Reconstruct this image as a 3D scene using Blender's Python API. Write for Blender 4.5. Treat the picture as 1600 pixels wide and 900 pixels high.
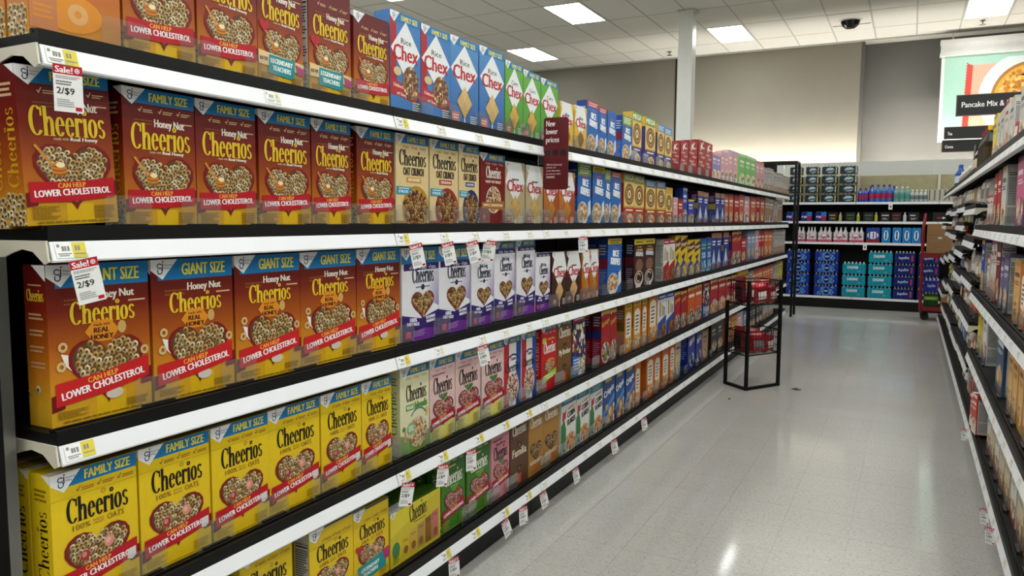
import bpy, math, random
from mathutils import Matrix, Vector
for o in list(bpy.data.objects): bpy.data.objects.remove(o)
random.seed(7)
SC = bpy.context.scene
COL = SC.collection
# ------------------------------------------------------------------ camera
cd = bpy.data.cameras.new('camera'); cam = bpy.data.objects.new('camera', cd); COL.objects.link(cam)
cd.sensor_width = 36.0; cd.lens = 27.0; cd.clip_start = 0.05; cd.clip_end = 100
R = Matrix(((0.8881, -0.0457, 0.4574), (0.4592, 0.0764, -0.8851), (0.0055, 0.9960, 0.0889)))
cam.matrix_world = Matrix.Translation((0, 0, 1.51)) @ R.to_4x4()
SC.camera = cam
# ------------------------------------------------------------------ world, exposure
wd = bpy.data.worlds.new('world'); SC.world = wd; wd.use_nodes = True
wd.node_tree.nodes['Background'].inputs[0].default_value = (0.75, 0.8, 0.85, 1)
wd.node_tree.nodes['Background'].inputs[1].default_value = 0.3
SC.view_settings.view_transform = 'Standard'; SC.view_settings.look = 'None'
SC.view_settings.exposure = 0.13; SC.view_settings.gamma = 1.0
SC.view_settings.use_curve_mapping = False
SC.cycles.use_denoising = True
SC.cycles.max_bounces = 8; SC.cycles.transparent_max_bounces = 16
LAMP = 14.0        # emission of the ceiling troffers
UPLIGHT = 150.0    # emission of the tube behind the wall valance
CEIL = 4.80
# ------------------------------------------------------------------ helpers
def lin(c):
    if isinstance(c, str):
        c = c.lstrip('#'); c = [int(c[i:i+2], 16)/255 for i in (0, 2, 4)]
    return tuple((v/12.92 if v <= 0.04045 else ((v+0.055)/1.055)**2.4) for v in c)
def mixc(a, b, t): return tuple(a[i]*(1-t)+b[i]*t for i in range(3))
MATS = {}
def mat(name, color=None, rough=0.5, metal=0.0, noise=0.08, scale=12.0, spec=0.5, bump=0.0, attr=False, emit=0.0, coat=0.0):
    if name in MATS: return MATS[name]
    m = bpy.data.materials.new(name); m.use_nodes = True
    nt = m.node_tree; b = nt.nodes['Principled BSDF']
    tc = nt.nodes.new('ShaderNodeTexCoord'); nz = nt.nodes.new('ShaderNodeTexNoise')
    nz.inputs['Scale'].default_value = scale; nz.inputs['Detail'].default_value = 3
    nt.links.new(tc.outputs['Object'], nz.inputs['Vector'])
    mr = nt.nodes.new('ShaderNodeMapRange')
    mr.inputs[1].default_value = 0.25; mr.inputs[2].default_value = 0.75
    mr.inputs[3].default_value = 1-noise; mr.inputs[4].default_value = 1+noise
    nt.links.new(nz.outputs['Fac'], mr.inputs[0])
    mx = nt.nodes.new('ShaderNodeMix'); mx.data_type = 'RGBA'; mx.blend_type = 'MULTIPLY'; mx.inputs[0].default_value = 1
    if attr:
        at = nt.nodes.new('ShaderNodeAttribute'); at.attribute_name = 'Col'
        nt.links.new(at.outputs['Color'], mx.inputs[6])
    else:
        mx.inputs[6].default_value = (*lin(color), 1)
    nt.links.new(mr.outputs[0], mx.inputs[7])
    nt.links.new(mx.outputs[2], b.inputs['Base Color'])
    b.inputs['Roughness'].default_value = rough; b.inputs['Metallic'].default_value = metal
    b.inputs['Specular IOR Level'].default_value = spec
    b.inputs['Coat Weight'].default_value = coat
    if bump:
        bp = nt.nodes.new('ShaderNodeBump'); bp.inputs['Strength'].default_value = bump; bp.inputs['Distance'].default_value = 0.002
        nt.links.new(nz.outputs['Fac'], bp.inputs['Height']); nt.links.new(bp.outputs[0], b.inputs['Normal'])
    if emit:
        nt.links.new(mx.outputs[2], b.inputs['Emission Color']); b.inputs['Emission Strength'].default_value = emit
    MATS[name] = m; return m
CARD = mat('printed_card', attr=True, rough=0.42, noise=0.03, scale=60, spec=0.35)
WRAP = mat('printed_wrap', attr=True, rough=0.22, noise=0.06, scale=18, spec=0.5, bump=0.6)
FOIL = mat('foil_bag', attr=True, rough=0.25, noise=0.08, scale=14, spec=0.6, bump=1.0)
BLACK = mat('black_painted_steel', '#040404', 0.5, 0, 0.15, 20, 0.25)
BLACKP = mat('black_plastic', '#101011', 0.35, 0, 0.15, 30)
WHITE = mat('white_painted_steel', '#d9d8d3', 0.35, 0, 0.03, 9)
BEIGE = mat('almond_painted_steel', '#cfc9b8', 0.4, 0, 0.04, 9)
RAIL = mat('white_rail_plastic', '#e3e4e6', 0.3, 0, 0.03, 7)
STEEL = mat('brushed_steel', '#8f8f8c', 0.3, 1.0, 0.12, 6)
PAPER = mat('label_paper', attr=True, rough=0.6, noise=0.02, scale=40, spec=0.25)
SIGN = mat('sign_plastic', attr=True, rough=0.4, noise=0.03, scale=20)
REDM = mat('red_painted_steel', '#7d0a12', 0.4, 0, 0.1, 15)
RUBBER = mat('black_rubber', '#0c0c0c', 0.7, 0, 0.2, 40)
BOARD = mat('brown_cardboard', '#8d6a45', 0.8, 0, 0.08, 14)
TILE = mat('ceiling_tile', '#d2d0c8', 0.9, 0, 0.05, 90, 0.2, 0.4)
GRID = mat('ceiling_grid_paint', '#aaa8a1', 0.6, 0, 0.03, 20)
def clear_mat():
    m = bpy.data.materials.new('clear_acrylic'); m.use_nodes = True; nt = m.node_tree; nt.nodes.clear()
    out = nt.nodes.new('ShaderNodeOutputMaterial'); tr = nt.nodes.new('ShaderNodeBsdfTransparent')
    tr.inputs[0].default_value = (0.93, 0.94, 0.94, 1)
    gl = nt.nodes.new('ShaderNodeBsdfGlossy'); gl.inputs['Roughness'].default_value = 0.12
    df = nt.nodes.new('ShaderNodeBsdfDiffuse'); df.inputs[0].default_value = (0.8, 0.82, 0.82, 1)
    fr = nt.nodes.new('ShaderNodeLayerWeight'); fr.inputs[0].default_value = 0.12
    nz = nt.nodes.new('ShaderNodeTexNoise'); nz.inputs['Scale'].default_value = 2
    mr = nt.nodes.new('ShaderNodeMapRange'); mr.inputs[3].default_value = 0.02; mr.inputs[4].default_value = 0.06
    nt.links.new(nz.outputs['Fac'], mr.inputs[0])
    m1 = nt.nodes.new('ShaderNodeMixShader'); m2 = nt.nodes.new('ShaderNodeMixShader')
    nt.links.new(mr.outputs[0], m1.inputs[0]); nt.links.new(tr.outputs[0], m1.inputs[1]); nt.links.new(df.outputs[0], m1.inputs[2])
    fm = nt.nodes.new('ShaderNodeMath'); fm.operation = 'MULTIPLY'; fm.inputs[1].default_value = .3; nt.links.new(fr.outputs['Fresnel'], fm.inputs[0]); nt.links.new(fm.outputs[0], m2.inputs[0]); nt.links.new(m1.outputs[0], m2.inputs[1]); nt.links.new(gl.outputs[0], m2.inputs[2])
    nt.links.new(m2.outputs[0], out.inputs[0]); return m
CLEAR = clear_mat()
GREYC = (0.5, 0.5, 0.5)
class MB:
    """collects polygons (with a colour and a material slot each) and links them as one mesh"""
    def __init__(s): s.v = []; s.f = []; s.c = []; s.mi = []; s.cur = 0
    def poly(s, pts, col=GREYC):
        n = len(s.v); s.v += [tuple(p) for p in pts]; s.f.append(tuple(range(n, n+len(pts)))); s.mi.append(s.cur)
        if col and isinstance(col[0], (tuple, list)): s.c += list(col)
        else: s.c += [col]*len(pts)
    def box(s, x0, y0, z0, x1, y1, z1, col=GREYC):
        a, b, c, d = (x0, y0, z0), (x1, y0, z0), (x1, y1, z0), (x0, y1, z0)
        e, f, g, h = (x0, y0, z1), (x1, y0, z1), (x1, y1, z1), (x0, y1, z1)
        for q in ((d, c, b, a), (e, f, g, h), (a, b, f, e), (b, c, g, f), (c, d, h, g), (d, a, e, h)): s.poly(q, col)
    def prism(s, prof, axis, a, b, col=GREYC):
        """profile extruded along axis: 0 -> profile is (y,z); 1 -> (x,z); 2 -> (x,y)"""
        def P(p, t): return ((t, p[0], p[1]), (p[0], t, p[1]), (p[0], p[1], t))[axis]
        n = len(prof)
        s.poly([P(p, a) for p in prof], col); s.poly([P(p, b) for p in reversed(prof)], col)
        for i in range(n):
            p, q = prof[i], prof[(i+1) % n]; s.poly((P(q, a), P(p, a), P(p, b), P(q, b)), col)
    def tube(s, pts, r, n=8, col=GREYC, cap=True):
        rings = []
        for i, p in enumerate(pts):
            p = Vector(p); t = (Vector(pts[min(i+1, len(pts)-1)])-Vector(pts[max(i-1, 0)])).normalized()
            u = t.orthogonal().normalized(); w = t.cross(u)
            if i and rings:
                pr = (Vector(rings[-1][0])-Vector(pts[i-1])); pr -= t*pr.dot(t)
                if pr.length > 1e-6: u = pr.normalized(); w = t.cross(u)
            rr = r[i] if isinstance(r, (list, tuple)) else r
            rings.append([tuple(p+u*rr*math.cos(2*math.pi*k/n)+w*rr*math.sin(2*math.pi*k/n)) for k in range(n)])
        for a, b in zip(rings, rings[1:]):
            for k in range(n): s.poly((a[k], a[(k+1) % n], b[(k+1) % n], b[k]), col)
        if cap: s.poly(rings[0][::-1], col); s.poly(rings[-1], col)
    def lathe(s, prof, cx, cy, n=12, cols=None):
        for i in range(len(prof)-1):
            (r0, z0), (r1, z1) = prof[i], prof[i+1]; col = cols[i] if cols else GREYC
            for k in range(n):
                a, b = 2*math.pi*k/n, 2*math.pi*(k+1)/n
                s.poly(((cx+r0*math.cos(a), cy+r0*math.sin(a), z0), (cx+r0*math.cos(b), cy+r0*math.sin(b), z0),
                        (cx+r1*math.cos(b), cy+r1*math.sin(b), z1), (cx+r1*math.cos(a), cy+r1*math.sin(a), z1)), col)
    def mesh(s, name, mats):
        me = bpy.data.meshes.new(name); me.from_pydata(s.v, [], s.f)
        at = me.color_attributes.new('Col', 'FLOAT_COLOR', 'POINT')
        buf = []
        for c in s.c: buf += [c[0], c[1], c[2], 1.0]
        at.data.foreach_set('color', buf)
        for m in (mats if isinstance(mats, (list, tuple)) else [mats]): me.materials.append(m)
        if any(s.mi): me.polygons.foreach_set('material_index', s.mi)
        return me
    def build(s, name, mats, parent=None, loc=(0, 0, 0)):
        o = bpy.data.objects.new(name, s.mesh(name, mats)); COL.objects.link(o); o.location = loc
        if parent: o.parent = parent
        return o
def link(name, me, parent=None, loc=(0, 0, 0), rz=0.0):
    o = bpy.data.objects.new(name, me); COL.objects.link(o); o.location = loc; o.rotation_euler = (0, 0, rz)
    if parent: o.parent = parent
    return o
def empty(name, loc=(0, 0, 0), rz=0.0):
    return link(name, None, None, loc, rz)
def tag(o, label, cat, group=None):
    o['label'] = label; o['category'] = cat
    if group: o['group'] = group
    return o
def struct(o): o['kind'] = 'structure'; return o
ORD = ['first', 'second', 'third', 'fourth', 'fifth', 'sixth', 'seventh', 'eighth', 'ninth', 'tenth', 'eleventh', 'twelfth', 'thirteenth', 'fourteenth', 'fifteenth', 'sixteenth', 'seventeenth', 'eighteenth', 'nineteenth', 'twentieth']
ORD += ['twenty-'+o for o in ORD[:9]]+['thirtieth']+['thirty-'+o for o in ORD[:9]]
# ------------------------------------------------------------------ lettering
TXT = {}
def glyphs(t):
    if t in TXT: return TXT[t]
    cu = bpy.data.curves.new('t', 'FONT'); cu.body = t; cu.resolution_u = 2; cu.fill_mode = 'FRONT'; cu.dimensions = '2D'
    ob = bpy.data.objects.new('t', cu); me = bpy.data.meshes.new_from_object(ob)
    vs = [(v.co.x, v.co.y) for v in me.vertices]; fs = [tuple(p.vertices) for p in me.polygons]
    x0 = min(v[0] for v in vs); x1 = max(v[0] for v in vs); y0 = min(v[1] for v in vs); y1 = max(v[1] for v in vs)
    vs = [((x-x0)/(x1-x0), (y-y0)/max(y1-y0, 1e-6)) for x, y in vs]
    bpy.data.objects.remove(ob); bpy.data.curves.remove(cu); bpy.data.meshes.remove(me)
    TXT[t] = (vs, fs, (x1-x0)/max(y1-y0, 1e-6)); return TXT[t]
def arcpoly(cx, cy, rx, ry, a0, a1, tx, ty, n=14):
    q = []
    for i in range(n):
        a, b = math.radians(a0+(a1-a0)*i/n), math.radians(a0+(a1-a0)*(i+1)/n)
        q.append([(cx+rx*math.cos(a), cy+ry*math.sin(a)), (cx+rx*math.cos(b), cy+ry*math.sin(b)),
                  (cx+(rx-tx)*math.cos(b), cy+(ry-ty)*math.sin(b)), (cx+(rx-tx)*math.cos(a), cy+(ry-ty)*math.sin(a))])
    return q
def rc(x0, y0, x1, y1): return [(x0, y0), (x1, y0), (x1, y1), (x0, y1)]
def _word():
    """the oat-ring brand word in its tall thick-and-thin letters, 1 high"""
    G = []
    def add(q, dx): G.extend([[(x+dx, y) for x, y in p] for p in q])
    add(arcpoly(.22, .5, .21, .5, 52, 318, .09, .035, 18)+[rc(.355, .66, .385, .95), [(.33, .9), (.36, .84), (.385, .84), (.36, .93)]], 0)
    add([rc(.02, 0, .10, 1), rc(-.01, 0, .13, .03), rc(-.01, .97, .06, 1)]+arcpoly(.175, .44, .125, .22, 0, 180, .08, .06, 10)+[rc(.22, 0, .30, .45), rc(.19, 0, .33, .03)], .43)
    for k in (0, 1): add(arcpoly(.15, .33, .135, .335, 8, 325, .075, .035, 14)+[rc(.05, .36, .275, .395)], .785+.31*k)
    add([rc(.02, 0, .10, .66), rc(-.01, 0, .14, .03)]+arcpoly(.16, .46, .09, .2, 40, 170, .05, .05, 7)+arcpoly(.215, .56, .038, .06, 0, 360, .038, .06, 8), 1.405)
    add([rc(.03, 0, .11, .66), rc(0, 0, .14, .03), rc(0, .63, .06, .66)]+arcpoly(.07, .86, .07, .095, 0, 360, .03, .04, 10), 1.67)
    add(arcpoly(.15, .33, .145, .335, 0, 360, .08, .035, 16), 1.835)
    add(arcpoly(.115, .495, .10, .17, 20, 265, .05, .045, 9)+arcpoly(.115, .17, .105, .17, 85, -160, .05, .045, 9), 2.165)
    W = 2.4
    return [[(x/W, y) for x, y in p] for p in G]
WORD = _word()
def heartpts(n=30):
    p = []
    for i in range(n):
        t = 2*math.pi*i/n
        p.append((16*math.sin(t)**3/32, (13*math.cos(t)-5*math.cos(2*t)-2*math.cos(3*t)-math.cos(4*t)+2)/32))
    return p
HEART = heartpts()
def inside(pt, pg):
    x, y = pt; r = False
    for i in range(len(pg)):
        (x0, y0), (x1, y1) = pg[i], pg[i-1]
        if (y0 > y) != (y1 > y) and x < (x1-x0)*(y-y0)/(y1-y0)+x0: r = not r
    return r
class Art:
    """flat print built as thin stacked polygons; x 0..1 across the face, y 0..H up it (H = height/width)"""
    def __init__(s, w, h): s.w = w; s.h = h; s.H = h/w; s.ops = []; s.k = 0
    def p(s, pts, col):
        if min(q[0] for q in pts) < 0 or max(q[0] for q in pts) > 1 or min(q[1] for q in pts) < 0 or max(q[1] for q in pts) > s.H:
            cs = list(col) if isinstance(col[0], (tuple, list)) else [col]*len(pts); P = list(zip(pts, cs))   # trim to the face
            for ax, lim, sg in ((0, 0, 1), (0, 1, -1), (1, 0, 1), (1, s.H, -1)):
                o = []
                for i in range(len(P)):
                    (a, ca), (b, cb) = P[i-1], P[i]; da, db = (a[ax]-lim)*sg, (b[ax]-lim)*sg
                    if da*db < 0: t = da/(da-db); o.append((tuple(a[j]+(b[j]-a[j])*t for j in (0, 1)), mixc(ca, cb, t)))
                    if db >= 0: o.append((b, cb))
                P = o
                if len(P) < 3: return
            pts = [q[0] for q in P]; col = [q[1] for q in P]
        s.ops.append((pts, col, s.k))
    def up(s): s.k += 1
    def poly(s, pts, col): s.up(); s.p(pts, lin(col) if isinstance(col, str) else col)
    def rect(s, x0, y0, x1, y1, col): s.poly(rc(x0, y0, x1, y1), col)
    def grad(s, x0, y0, x1, y1, c0, c1): s.up(); s.p(rc(x0, y0, x1, y1), [lin(c0), lin(c0), lin(c1), lin(c1)])
    def ell(s, cx, cy, rx, ry, col, n=20): s.poly([(cx+rx*math.cos(2*math.pi*i/n), cy+ry*math.sin(2*math.pi*i/n)) for i in range(n)], col)
    def arc(s, cx, cy, rx, ry, a0, a1, t, col, n=18):
        s.up(); c = lin(col)
        for q in arcpoly(cx, cy, rx, ry, a0, a1, t, t, n): s.p(q, c)
    def heart(s, cx, cy, w, h, col): s.poly([(cx+x*w, cy+y*h) for x, y in HEART], col)
    def place(s, polys, x0, y0, w, h, rot, col, shear=0, st=0):
        s.up(); c = lin(col) if isinstance(col, str) else col; cx, cy = x0+w/2, y0+h/2; cs, sn = math.cos(math.radians(rot)), math.sin(math.radians(rot))
        k0 = s.k
        for i, q in enumerate(polys):
            o = []; s.k = k0+st*i
            for x, y in q:
                X, Y = (x-.5)*w+(y-.5)*h*shear, (y-.5)*h; o.append((cx+X*cs-Y*sn, cy+X*sn+Y*cs))
            s.p(o, c)
        s.k = k0
    def text(s, t, x0, y0, w, h, col, rot=0, bold=0, shear=0):
        vs, fs, ar = glyphs(t); polys = [[vs[i] for i in f] for f in fs]
        s.place(polys, x0, y0, w, h, rot, col, shear)
        if bold:
            for dx in (-bold, bold): s.place(polys, x0+dx, y0, w, h, rot, col, shear)
    def word(s, x0, y0, w, h, col, rot=0):
        for d in (-.006, .006): s.place(WORD, x0+d*w, y0, w, h, rot, col, 0, .03); s.k += 4
    def lines(s, x0, y0, x1, y1, n, col, seed=1):
        r = random.Random(seed); s.up(); c = lin(col) if isinstance(col, str) else col; st = (y1-y0)/n
        for i in range(n):
            y = y1-(i+.25)*st-st*.5; e = x1-(x1-x0)*r.choice((0, 0, .05, .12, .3)); x = x0
            while x < e-.002:
                l = min(e-x, r.uniform(.03, .08)*max(.3, (x1-x0)*2)); s.p(rc(x, y, x+l*.85, y+st*.5), c); x += l
    def rings(s, test, x0, y0, x1, y1, r, seed=3, cols=None, n=10, step=None, hole='#4a3018'):
        rd = random.Random(seed); cols = cols or ['#dcc08c', '#cfae74', '#e8d4a8', '#c39c5c']; st = step or r*1.62; idx = 0
        s.up(); k0 = s.k; hc = lin(hole); y = y0; row = 0
        while y < y1:
            x = x0+(row % 2)*st/2
            while x < x1:
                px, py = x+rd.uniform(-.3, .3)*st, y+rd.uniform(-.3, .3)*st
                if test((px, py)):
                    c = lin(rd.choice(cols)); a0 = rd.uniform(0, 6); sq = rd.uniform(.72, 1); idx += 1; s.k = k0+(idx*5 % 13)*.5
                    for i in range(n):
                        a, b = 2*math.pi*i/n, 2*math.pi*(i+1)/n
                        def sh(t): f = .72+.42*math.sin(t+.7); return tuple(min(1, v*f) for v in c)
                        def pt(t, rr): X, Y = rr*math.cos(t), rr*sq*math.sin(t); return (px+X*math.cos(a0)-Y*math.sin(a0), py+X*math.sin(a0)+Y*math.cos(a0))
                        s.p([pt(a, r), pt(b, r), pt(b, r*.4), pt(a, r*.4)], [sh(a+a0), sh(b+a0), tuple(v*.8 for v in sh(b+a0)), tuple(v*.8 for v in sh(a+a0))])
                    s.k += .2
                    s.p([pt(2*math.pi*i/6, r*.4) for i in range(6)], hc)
                x += st
            y += st*.86; row += 1
        s.k = k0+7
    def flecks(s, test, x0, y0, x1, y1, r, cols, seed=5, n=5):
        rd = random.Random(seed); s.up(); k0 = s.k; y = y0; idx = 0
        while y < y1:
            x = x0
            while x < x1:
                px, py = x+rd.uniform(-.4, .4)*r*1.5, y+rd.uniform(-.4, .4)*r*1.5
                if test((px, py)):
                    idx += 1; s.k = k0+(idx*5 % 13)*.3; a0 = rd.uniform(0, 6); c = lin(rd.choice(cols)); e = rd.uniform(.5, 1)
                    s.p([(px+r*math.cos(a0+6.283*i/n)*(e if i % 2 else 1), py+r*math.sin(a0+6.283*i/n)) for i in range(n)], [tuple(v*rd.uniform(.75, 1.15) for v in c) for i in range(n)])
                x += r*1.5
            y += r*1.4
        s.k = k0+4
    # --- pieces shared by several prints
    def corner(s, wd=.3, side=False):
        H = s.H; s.poly([(0, H), (wd, H), (wd*.42, H-wd*.62), (0, H-wd*.32)], '#e9ebec')
        s.arc(wd*.33, H-wd*.2, wd*.1, wd*.09, 30, 330, wd*.035, '#1a2350', 10); s.arc(wd*.34, H-wd*.36, wd*.1, wd*.1, 140, 420, wd*.035, '#1a2350', 10)
        s.rect(wd*.42, H-wd*.33, wd*.46, H-wd*.12, '#1a2350'); s.ell(wd*.45, H-wd*.07, wd*.03, wd*.03, '#c42030', 8)
        s.text('General', wd*.5, H-wd*.2, wd*.3, wd*.06, '#3a4268'); s.text('Mills', wd*.5, H-wd*.3, wd*.2, wd*.06, '#3a4268')
    def band(s, t, hh, col='#1672ae', tc='#eadb2f', x0=.08, tx=.36, tw=.54):
        H = s.H; s.poly([(x0, H-hh), (1, H-hh), (1, H), (x0, H)], col)
        if t: s.text(t, tx, H-hh*.80, tw, hh*.58, tc, 0, .004)
    def checks(s, y, col, xs=(.24, .5, .76)):
        for x in xs:
            s.poly([(x-.045, y+.01), (x-.03, y-.005), (x-.022, y-.018), (x+.012, y+.045), (x+.002, y+.045), (x-.022, y+.004), (x-.036, y+.018)], col)
            s.lines(x+.02, y-.02, x+.16, y+.025, 2, col, int(x*99))
    def bowl(s, cx, cy, w, h, rim='#7a1018', fill='#5b3c1e', r=.034, seed=3, berries=False, honey=False, cols=None):
        s.heart(cx, cy, w, h, rim); s.heart(cx, cy+.01, w*.9, h*.9, fill); pg = [(cx+x*w*.86, cy+.01+y*h*.86) for x, y in HEART]
        s.rings(lambda p: inside(p, pg), cx-w/2, cy-h/2, cx+w/2, cy+h/2, r, seed, cols)
        if berries:
            for bx, by, rr, c in ((cx-.2*w, cy+.06*h, .055, '#a32a2c'), (cx+.16*w, cy+.15*h, .06, '#d98a78'), (cx+.02*w, cy-.2*h, .05, '#b23a36')):
                s.ell(bx, by, rr, rr*1.1, c, 12); s.ell(bx-.01, by+.01, rr*.55, rr*.6, mixc(lin(c), (1, .8, .7), .25), 8)
        if honey:
            s.ell(cx-.19*w, cy+.1*h, .085, .075, '#c77b22', 12)
            for k in range(3): s.arc(cx-.19*w, cy+.1*h+(k-1)*.04, .085, .03, 200, 340, .012, '#8a4a10', 6)
            s.ell(cx-.17*w, cy+.15*h, .05, .03, '#f0dfb6', 10); s.poly([(cx-.25*w, cy+.16*h), (cx-.45*w, cy+.42*h), (cx-.48*w, cy+.4*h), (cx-.28*w, cy+.13*h)], '#c98a3a')
    def ribbon(s, y, col='#b3131f', dk='#6e0b14', rot=4, h=.21, badge=False):
        t = math.tan(math.radians(rot)); H = s.H
        s.poly([(0, y+.10), (.12, y+.10+.12*t), (.12, y+.10-h*.6), (0, y+.10-h*.7)], dk); s.poly([(.88, y+h*.95), (1, y+h*1.12), (1, y+h*.35), (.88, y+h*.3)], dk)
        s.poly([(.04, y), (.5, y-.02+.46*t), (.97, y+.93*t), (.97, y+h+.93*t), (.5, y+h-.02+.46*t), (.04, y+h)], col)
        s.text('CAN HELP', .34, y+h*.62+.42*t, .3, h*.24, '#e8a93a', rot, .003)
        s.text('LOWER CHOLESTEROL', .09, y+h*.24+.42*t, .83, h*.33, '#f3eeee', rot, .004)
        if badge: s.poly([(.84, y+h*1.0), (.95, y+h*1.06), (.95, y+h*.55), (.9, y+h*.38), (.84, y+h*.5)], '#d8d2cf')
    def foot(s, col='#8a6a12', seed=2, v=.24):
        s.lines(.05, .06, .34, v, 7, col, seed); s.lines(.72, .06, .95, v, 6, col, seed+1); s.lines(.1, .02, .9, .045, 1, col, seed+2)
    def mesh(s, name, axis='F'):
        """F: on the plane x=0 facing +x (y = across); S: on y=0 facing -y (x = across, from -w to 0)"""
        m = MB(); e = 4e-5
        for pts, col, k in s.ops:
            z = 1.5e-4+e*k
            if axis == 'F': q = [(z, (x-.5)*s.w, y*s.w) for x, y in pts]
            elif axis == 'S': q = [((x-1)*s.w, -z, y*s.w) for x, y in pts]
            else: q = [((-x)*s.w, z, y*s.w) for x, y in pts]
            m.poly(q, col)
        return m.mesh(name, CARD)
# ------------------------------------------------------------------ printed fronts
HONEY = [(0, '#c99a1c'), (.16, '#c8901c'), (.24, '#b5681a'), (.45, '#96420f'), (.66, '#701a0c'), (1, '#5a0c0c')]
HONEYB = [(0, '#d0a024'), (.14, '#cf9a20'), (.3, '#c27a1c'), (.5, '#a2500f'), (.72, '#701c0c'), (1, '#540c0a')]
SUN = [(0, '#dcb61a'), (1, '#dfc016')]
def flat(c): return [(0, c), (1, c)]
DES = {}
def des(name, w, h, d, stops, label, front, side=None, top=None, back=None):
    DES[name] = dict(w=w, h=h, d=d, stops=stops, label=label, front=front, side=side, top=top or stops[-1][1])
def honey(A, band='FAMILY SIZE', ribbon=True, teal=False, badge=False):
    H = A.H; fam = band != 'GIANT SIZE'
    if ribbon or teal: A.rect(.42, 0, .72, .22, '#d9ad12')
    if band: A.band(band, .17 if fam else .2)
    A.corner(.31)
    if fam: A.checks(H-.25, '#d9b48a', (.25, .52, .78))
    y = .70*H if fam else .69*H
    A.lines(.15, y+.07, .42, y+.14, 2, '#8d4a20'); A.lines(.78, H-.37, .96, H-.34, 1, '#d9b48a')
    A.text('Honey', .42, y+.03 if fam else .755*H, .24, .12 if fam else .1, '#efe6d6', 0, .004); A.text('Nut', .69, y+.06 if fam else .775*H, .15, .09 if fam else .07, '#efe6d6', 0, .004)
    A.word(*((.1, .57*H, .82, .30) if fam else (.2, .62*H, .64, .2)), '#e3c02c')
    if fam:
        A.text('made with', .34, .545*H, .16, .03, '#e8d5b0'); A.text('Real Honey', .52, .535*H, .3, .05, '#efe6d6', 0, .003)
        A.bowl(.53, .505, .86, .77, honey=True)
    else:
        A.poly([(.5+.17*math.cos(math.radians(60*k)), .565*H+.11*math.sin(math.radians(60*k))) for k in range(6)], '#d98a22')
        A.text('made with', .42, .565*H+.045, .16, .025, '#5a2a0a', 0, .001); A.text('REAL', .42, .565*H-.015, .15, .045, '#4a1a08', 0, .004); A.text('HONEY', .39, .565*H-.075, .22, .045, '#4a1a08', 0, .004); A.ell(.7, .575*H, .045, .06, '#c9a05c', 10)
        A.poly([(.2, .33*H), (.14, .37*H), (.1, .45*H), (.2, .43*H), (.3, .46*H), (.36, .42*H), (.3, .34*H)], '#e9e2da')
        A.bowl(.54, .43, .76, .66)
        for x, yy in ((.12, .49*H), (.1, .37*H), (.93, .40*H)): A.arc(x, yy, .045, .045, 0, 360, .025, '#cfae78', 10)
        A.ell(.6, .2, .09, .05, '#cfc4b5', 12)
    if ribbon: A.ribbon(.235 if fam else .17, '#b3131f' if fam else '#c21f1f', rot=3 if fam else 8, h=.21 if fam else .2)
    if teal:
        A.poly([(0, .5), (1, .42), (1, .28), (0, .3)], '#e2c48a'); A.poly([(.22, .46), (.8, .44), (.78, .16), (.2, .2)], '#1d8f93')
        A.text('LEGENDARY', .26, .34, .48, .07, '#eef2ee', -2, .006); A.text('TEACHERS', .3, .24, .4, .07, '#eef2ee', -2, .006)
        A.text('BOX TOPS', .03, .36, .16, .05, '#7a1a3a', 0, .003); A.poly([(.8, .4), (1, .36), (1, .24), (.84, .26)], '#b52a6a')
        A.heart(.13, .50*H, .2, .2, '#b3202a')
    if badge: A.heart(.3, .6*H, .26, .24, '#c21f2c'); A.lines(.2, .58*H, .4, .66*H, 3, '#f0d8c8')
    A.foot(v=.2 if fam else .13)
def honey_badge(A):
    A.heart(.62, .62*A.H, .3, .28, '#c8202c'); A.text('LOWER', .52, .66*A.H, .2, .04, '#f2dcd0'); A.text('CHOLESTEROL', .5, .62*A.H, .25, .04, '#f2dcd0')
    A.word(.08, .72*A.H, .82, .34, '#e3c02c'); A.ell(.45, .2*A.H, .34, .2, '#d98a28'); A.arc(.52, .2*A.H, .11, .11, 0, 360, .07, '#d9a566', 14)
    A.rect(.02, .1, .3, .55*A.H, '#c07a4a'); A.lines(.06, .2, .26, .36, 3, '#d98a28'); A.foot('#b5742a', v=.1)
def side_word(A, col, sub='#d9b48a', ring=True):
    A.place([[(1-y, x) for x, y in q] for q in WORD], .22, .24*A.H, .56, .5*A.H, 0, col, 0, .03); A.k += 5
    A.lines(.2, .80*A.H, .8, .90*A.H, 3, sub)
    A.poly([(1, A.H), (.55, A.H), (1, A.H-.3)], '#e6e6e4')
    if ring: A.rings(lambda p: True, .06, .03, .95, .2*A.H, .13, 4)
def side_small(A, col, sub):
    A.word(.12, .8*A.H-.1, .76, .34, col); A.lines(.2, .82*A.H+.22, .8, .82*A.H+.3, 1, sub)
    for k in range(4): A.lines(.18, (.66-.1*k)*A.H, .82, (.71-.1*k)*A.H, 2, sub, k)
    A.rings(lambda p: True, .1, .25*A.H-.1, .9, .26*A.H, .12, 4, step=.5); A.poly([(1, A.H), (.4, A.H), (1, A.H-.45)], '#e6e6e4')
HS = lambda A: side_word(A, '#c99a1c')
des('honey_family', .21, .337, .07, HONEY, 'maroon-to-yellow box with blue banner', lambda A: honey(A), HS)
des('honey_ribbon', .21, .337, .07, HONEY, 'maroon-to-yellow box with red ribbon', lambda A: honey(A, None), HS)
des('honey_teal', .20, .335, .07, HONEY, 'maroon box with teal promotional panel', lambda A: honey(A, None, False, True), lambda A: nutri(A))
des('honey_worn', .195, .31, .07, HONEY, 'scuffed maroon box with red ribbon', lambda A: honey(A, None), HS)
des('honey_badge', .21, .337, .07, [(0, '#c98a2a'), (.3, '#bd6a26'), (1, '#a34a1e')], 'orange box with red heart badge', honey_badge, HS)
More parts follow.
